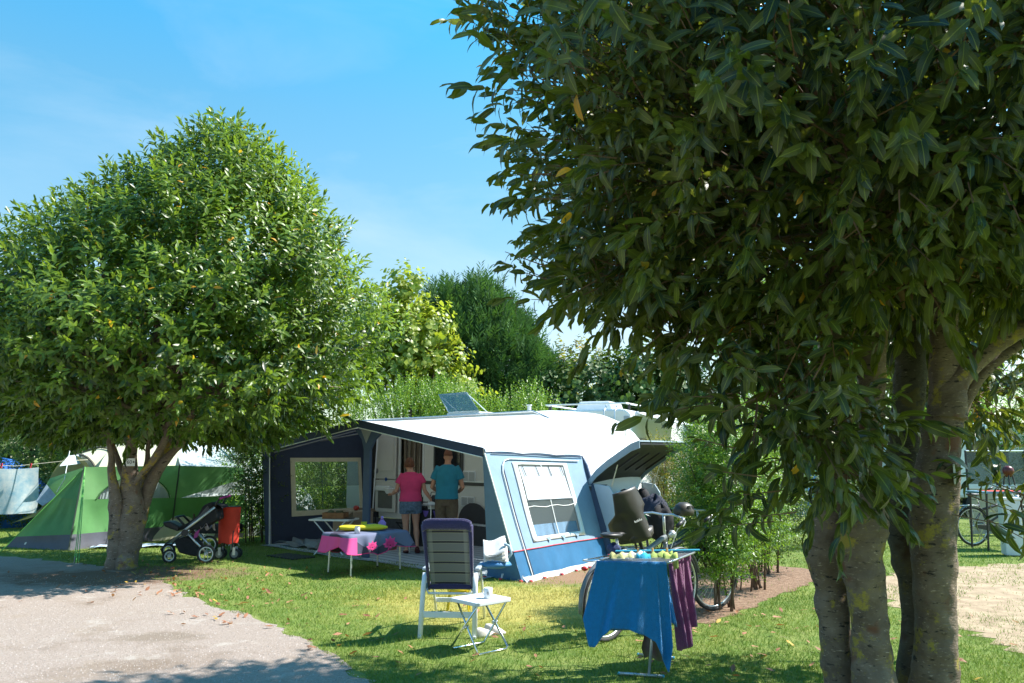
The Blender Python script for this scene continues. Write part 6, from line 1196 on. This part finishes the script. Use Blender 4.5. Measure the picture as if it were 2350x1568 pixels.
for i, (n_, c) in enumerate(cols):
    t = .10+i*.125; pz = A_.lerp(D_, .45+.08*(i % 3)).lerp(B_.lerp(E_, .45+.08*(i % 3)), t)
    o = solo('sock', '%s sock pegged over the rails, %s along the airer from the left' % (n_, ['first', 'second', 'third', 'fourth', 'fifth', 'sixth', 'last'][i]), 'sock', MB().grid(lambda u, v: Vector((-.055+.11*u, (.03 if v > .5 else -.03)*min(1, abs(v-.5)*5)+.012*math.sin(u*6+i), .035-abs(v-.5)*(.24+.06*(i % 3))+(.012*math.sin(u*9+i)))), 6, 12), mat('sock%d' % i, c, .9, .1, bump=.5), group='small laundry on the airer rails', loc=pz, rz=R(10+15*math.sin(i*2)), smooth=True, solid=.005)
pgm = mat('peg_wood', (.55, .34, .14), .7)
for i in range(3):
    pz = A_.lerp(D_, .75).lerp(B_.lerp(E_, .75), .3+i*.2); solo('clothes_peg', ['wooden clothes peg nearest the left end of the airer rails', 'wooden clothes peg in the middle of the airer rails', 'wooden clothes peg nearest the plum towel'][i], 'clothes peg', MB().box((-.006, 0, 0), (.008, .012, .075), (0, .08, 0)).box((.006, 0, 0), (.008, .012, .075), (0, -.08, 0)), pgm, group='wooden pegs on the airer', loc=pz+Vector((0, 0, .02)), rz=i)

# ================================================================ BICYCLES
spoke_m = mat('spoke', (.6, .6, .6), .3, metal=.8); bfr = mat('bike_grey', (.20, .22, .24), .35, .05, metal=.3)
def bicycle(name, label, loc, rz, frame, lean=0, group=None, lamp=True):
    t = thing(name, label, 'bicycle', loc, rz, group); t.rotation_euler = (R(lean), 0, rz)     # local x = forwards
    Rw = .355; wb = 1.13; sea = Vector((-.05+.02, 0, .93))
    for x in (0, wb):
        w = obj('wheel', MB().ring((x, 0, Rw), (0, 1, 0), Rw-.02, .020, 40), rubber, t, smooth=True); obj('rim', MB().ring((x, 0, Rw), (0, 1, 0), Rw-.045, .011, 40), alu, w, smooth=True)
        s_ = MB()
        for k in range(28): a = 2*PI*k/28; s_.tube([(x+.02*math.cos(a+1), .02*(-1)**k, Rw+.02*math.sin(a+1)), (x+(Rw-.05)*math.cos(a), 0, Rw+(Rw-.05)*math.sin(a))], .0018, 3)
        obj('spokes', s_, spoke_m, w); obj('hub', MB().disc((x, 0, Rw), (0, 1, 0), .024, .09, 10), alu, w)
        a0, a1 = (R(20), R(190)) if x == 0 else (R(15), R(165)); md = MB(); md.tube([(x+(Rw+.022)*math.cos(a), 0, Rw+(Rw+.022)*math.sin(a)) for a in lin(a0, a1, 16)], .026, 8, flat=.35); obj('mudguard', md, mat('mudguard_m', (.16, .17, .18), .4), t, smooth=True)
    bb_ = (.42, 0, .29); seat = (.20, 0, .62); hd = (.90, 0, .80); hd2 = (.93, 0, .68)
    obj('frame', MB().tube([bb_, seat], .017, 8).tube([seat, (.15, 0, .80)], .014, 8).tube([(.18, 0, .64), (.52, 0, .72), (.90, 0, .86)], .026, 10).tube([(.36, 0, .42), (.62, 0, .55), hd2], .020, 10).tube([hd2, hd], .022, 8).tube([bb_, (.05, .05, Rw), (0, .05, Rw)], .009, 6).tube([bb_, (.05, -.05, Rw), (0, -.05, Rw)], .009, 6).tube([seat, (0, .05, Rw)], .008, 6).tube([seat, (0, -.05, Rw)], .008, 6).tube([bb_, (.36, 0, .42)], .02, 8), frame, t, smooth=True)
    obj('fork', MB().tube([hd2, (.97, .05, .58), (1.13, .05, Rw)], .011, 6).tube([hd2, (.97, -.05, .58), (1.13, -.05, Rw)], .011, 6), frame, t, smooth=True)
    sp_ = obj('saddle', MB().loft([(.06, 0, .905, .10, .07), (.05, 0, .925, .135, .085), (.04, 0, .945, .13, .08), (.02, 0, .955, .08, .06)], 20).tube([(.12, 0, .93), (.20, 0, .935), (.27, 0, .93)], [.045, .028, .018], 8, flat=.6), black, t, smooth=True, sub=1)
    obj('seat_post', MB().tube([(.16, 0, .76), (.12, 0, .90)], .013, 8), alu, t, smooth=True)
    hb = obj('handlebar', MB().tube([(.72, -.30, 1.02), (.80, -.28, 1.06), (.86, -.12, 1.08), (.87, 0, 1.07), (.86, .12, 1.08), (.80, .28, 1.06), (.72, .30, 1.02)], .012, 8).tube([hd, (.88, 0, .98), (.87, 0, 1.07)], .014, 8), alu, t, smooth=True)
    for y in (-.29, .29): obj('grip', MB().tube([(.66, y*1.03, 1.0), (.77, y, 1.045)], .019, 8), black, hb, smooth=True); obj('brake_lever', MB().tube([(.84, y*.85, 1.06), (.86, y*.9, 1.03), (.76, y*1.03, .99)], .005, 5), alu, hb)
    obj('brake_cable', MB().tube([(.84, -.2, 1.06), (.98, -.16, 1.02), (1.02, -.05, .90), (.97, -.02, .74)], .004, 5).tube([(.84, .2, 1.06), (1.0, .14, 1.0), (1.0, .04, .86), (.95, .02, .74)], .004, 5), white, hb)
    cr_ = obj('crank', MB().disc((.42, -.05, .29), (0, 1, 0), .09, .006, 24).tube([(.42, -.07, .29), (.54, -.07, .18)], .010, 6).tube([(.42, .07, .29), (.30, .07, .40)], .010, 6), grey, t)
    obj('pedal', MB().box((.54, -.13, .18), (.09, .09, .025)), black, cr_); obj('pedal', MB().box((.30, .13, .40), (.09, .09, .025)), black, cr_)
    obj('chain_guard', MB().slab([(.50, -.075, .33), (.44, -.075, .37), (.02, -.075, .39), (.02, -.075, .33), (.44, -.075, .24), (.5, -.075, .27)], (0, .01, 0)), black, t, bevel=.004)
    obj('luggage_rack', MB().tube([(.12, -.06, .74), (-.28, -.06, .73), (-.30, 0, .73), (-.28, .06, .73), (.12, .06, .74)], .006, 6).tube([(-.05, -.06, .73), (0, -.06, Rw)], .005, 5).tube([(-.05, .06, .73), (0, .06, Rw)], .005, 5).tube([(-.1, -.06, .73), (-.1, .06, .73)], .005, 5), alu, t, smooth=True)
    if lamp: obj('rear_lamp', MB().ell((-.33, 0, .67), (.025, .035, .02), 10), mat('lamp_red', (.6, .02, .02)), t, smooth=True)
    obj('head_lamp', MB().loft([(1.02, 0, .84, .04, .04), (1.02, 0, .88, .045, .045), (1.02, 0, .91, .02, .02)]), alu, t, smooth=True); obj('stand', MB().tube([(.25, .05, .30), (.22, .18, .0)], .009, 6), alu, t)
    return t
bp0 = Vector((.85, 7.42, 0)); BK = bicycle('bicycle', 'grey city bicycle carrying a dark child seat, behind the blue towel', bp0, R(45), bfr, 2)
B2 = bicycle('bicycle', 'second grey bicycle standing just beyond the first, its front wheel by the hedge shrub', (1.15, 7.95, 0), R(33), mat('bike_dark', (.05, .05, .06), .35), 3); B2.location = (1.22, 8.25, 0)
B2['label'] = 'second dark bicycle beyond the first, its front wheel by the hedge shrub'
fw = Matrix.Rotation(R(45), 3, 'Z')
CS = thing('child_seat', 'dark plastic child seat mounted on the nearer bicycle ahead of its saddle', 'child seat', bp0+fw @ Vector((.50, .0, .88)), R(30)); CS.scale = (1.15, 1.15, 1.1); CS.rotation_euler = (R(-6), R(-15), R(30))
dk = mat('seat_shell', (.045, .040, .036), .45, .25, 5)
def shell(u, v):      # tall back towards the viewer (-y), wings curling forward
    a = (u-.5)*2; w = np.interp(v, [0, .1, .35, .6, 1], [.125, .155, .175, .155, .115]); z = -.02+.46*v; y = -.13-.05*v+.20*abs(a)**2.2*np.interp(v, [0, .45, .6, 1], [1.1, 1.0, .35, .15]); 
    return Vector((a*w-.12*v, y, z))
obj('shell', MB().grid(shell, 20, 18), dk, CS, smooth=True, solid=.016, bevel=0); obj('seat_base', MB().loft([(0, -.03, -.03, .09, .07), (0, -.03, .0, .12, .10), (0, -.03, .06, .13, .11)], 20), dk, CS, smooth=True)
obj('reflector', MB().slab([shell(.80, .30)+Vector((0, -.014, 0)), shell(.84, .30)+Vector((0, -.014, 0)), shell(.80, .42)+Vector((0, -.014, 0)), shell(.76, .42)+Vector((0, -.014, 0))], (0, -.004, 0)), mat('green_mark', (.05, .45, .12), .5), CS)
obj('mount', MB().tube([(0, 0, -.02), (.02, .02, -.20)], .016, 8).tube([(-.05, 0, -.02), (-.03, .02, -.18)], .010, 6), black, CS); text('lettering', 'bobike', .030, white, CS, shell(.42, .40)+Vector((0, -.020, 0)), (PI/2, 0, 0))
BGm = mat('bag_black', (.012, .012, .016), .85, .3, 8, bump=.5, bscale=12)
def blob(c, r, seed, m, name, label, cat):
    rnd = random.Random(seed); k = [rnd.uniform(0, 6) for _ in range(6)]
    def f(u, v): a = 2*PI*u; b = PI*v; g = 1+.13*math.sin(3*a+k[0]+2*b)+.09*math.sin(5*a+k[1])*math.sin(3*b+k[2])+.05*math.sin(9*a+k[3]+7*b); return Vector((r[0]*g*math.sin(b)*math.cos(a), r[1]*g*math.sin(b)*math.sin(a), r[2]*g*math.cos(b)))
    return solo(name, label, cat, MB().grid(f, 28, 18), m, loc=c, smooth=True)
blob(bp0+fw @ Vector((1.02, .10, .98)), (.13, .11, .16), 3, BGm, 'backpack', 'black backpack hanging from the handlebar of the nearer bicycle', 'bag')
blob(bp0+fw @ Vector((1.22, .30, 1.02)), (.17, .14, .20), 5, mat('coat_navy', (.025, .03, .055), .85, .2, bump=.5), 'jacket', 'dark navy jacket bundled over the bicycle handlebars', 'jacket')
hm = thing('bicycle_helmet', 'dark rounded helmet hung beside the child seat', 'helmet', bp0+fw @ Vector((.95, -.22, 1.12)), R(30)); obj('helmet_shell', MB().loft([(0, 0, -.05, .105, .085), (0, 0, 0, .11, .09), (0, 0, .05, .085, .07), (0, 0, .075, .04, .035)], 20), dk, hm, smooth=True); obj('vent', MB().box((0, -.07, .02), (.03, .03, .05)).box((.05, -.06, .02), (.02, .03, .04)), black, hm)
blob(bp0+fw @ Vector((.13, 0, .80)), (.06, .06, .05), 9, mat('lock_cover', (.03, .05, .14), .8), 'saddle_cover', 'small dark blue cloth cover tied under the nearer bicycle saddle', 'cover')

# ================================================================ RIGHT BACKGROUND
bx = W(2290, 1150, 16.5)
WBk = thing('windbreak', 'beige and smoky windbreak panels on dark posts beyond the sandy pitch', 'windbreak', (W(2280, 1100, 17).x, 17, 0))
wx0 = WBk.location.x
for i in range(4):
    x = -.55+i*.62; obj('post', MB().tube([(x, 0, 0), (x, 0, 1.75)], .022, 8), black, WBk)
    if i < 3:
        obj('window_panel', MB().box((x+.31, 0, 1.38), (.58, .01, .66)), glass('smoky_panel', (.10, .13, .14), .55, .2), WBk)
        for k in range(4): obj('lower_panel', MB().box((x+.31, 0, .14+k*.235), (.58, .02, .225)), mat('panel_beige', (.42, .37, .28), .8, .08), WBk)
obj('top_rail', MB().tube([(-.55, 0, 1.74), (1.31, 0, 1.74)], .018, 6), alu, WBk)
gt_ = thing('garden_table', 'folding table with a red and blue patterned top beyond the sandy pitch', 'table', (W(2300, 1100, 14.5).x, 14.5, 0))
obj('tabletop', MB().box((0, 0, 1.0), (1.1, .6, .03)), mat('table_teal', (.10, .22, .30), .5), gt_); obj('table_mat', MB().box((-.05, 0, 1.018), (.6, .4, .006)), redm, gt_)
for x in (-.45, .45):
    for y in (-.25, .25): obj('leg', MB().tube([(x, y, 1.0), (x*1.1, y, 0)], .018, 6), black, gt_)
cb2 = thing('storage_cabinet', 'tall pale blue-white plastic cabinet beside the patterned table', 'cabinet', (W(2317, 1185, 13.6).x, 13.6, 0), R(-15))
obj('cabinet_body', MB().box((0, 0, .46), (.27, .27, .90)), mat('cabinet_white', (.60, .66, .70), .5, .05), cb2, bevel=.015); obj('cabinet_lid', MB().box((0, 0, .93), (.30, .30, .04)), white, cb2, bevel=.01); obj('latch', MB().box((-.1, -.145, .5), (.02, .015, .05)), grey, cb2)
B3 = bicycle('bicycle', 'dark bicycle parked by the windbreak beyond the sandy pitch', (W(2235, 1240, 15).x, 15, 0), R(12), mat('bike_dark', (.05, .05, .06)), 0)
ba = thing('barbecue', 'small round reddish barbecue standing by the windbreak', 'barbecue', (W(2310, 1040, 16.2).x, 16.2, 0))
obj('bowl', MB().loft([(0, 0, 1.22, .05, .05), (0, 0, 1.28, .09, .09), (0, 0, 1.34, .11, .11), (0, 0, 1.40, .09, .09), (0, 0, 1.44, .04, .04)]), mat('bbq_red', (.12, .02, .015), .3), ba, smooth=True)
for a in (0, 2.1, 4.2): obj('leg', MB().tube([(.08*math.cos(a), .08*math.sin(a), 1.25), (.28*math.cos(a), .28*math.sin(a), 0)], .014, 6), black, ba)
pc = thing('parked_car', 'blue car parked far behind the dark laurel trunks', 'car', (7.9, 17.6, 0), R(12))
cm_ = mat('car_blue', (.03, .13, .32), .25, .05)
obj('body', MB().slab([(-2.0, 0, .35), (2.0, 0, .35), (2.05, 0, .75), (1.2, 0, .92), (.7, 0, 1.38), (-.9, 0, 1.42), (-1.5, 0, .98), (-2.02, 0, .9)], (0, 1.7, 0)), cm_, pc, bevel=.06)
obj('side_window', MB().slab([(-1.25, -.01, .98), (.95, -.01, .96), (.6, -.01, 1.30), (-.85, -.01, 1.33)], (0, -.01, 0)), darkglass, pc)
for x in (-1.25, 1.25): w = obj('wheel', MB().disc((x, .08, .32), (0, 1, 0), .32, .2, 24), rubber, pc); obj('rim', MB().disc((x, -.03, .32), (0, 1, 0), .19, .02, 16), alu, w)
obj('headlight', MB().box((1.98, .2, .68), (.08, .3, .12)), white, pc); obj('headlight', MB().box((1.98, 1.5, .68), (.08, .3, .12)), white, pc)
cv2 = thing('caravan', 'white caravan roof glimpsed far right beyond the windbreak', 'caravan', (13.0, 22.0, 0), R(5)); obj('shell', MB().slab([(-2.6, 0, .5), (2.6, 0, .5), (2.6, 0, 1.6), (2.2, 0, 2.5), (-2.2, 0, 2.55), (-2.6, 0, 1.8)], (0, 2.1, 0)), mw, cv2, bevel=.08); obj('window', MB().box((0, -.01, 1.7), (1.2, .02, .5)), darkglass, cv2, bevel=.01)
for x in (-.4, .4): obj('wheel', MB().disc((x, .1, .32), (0, 1, 0), .32, .18, 20), rubber, cv2)
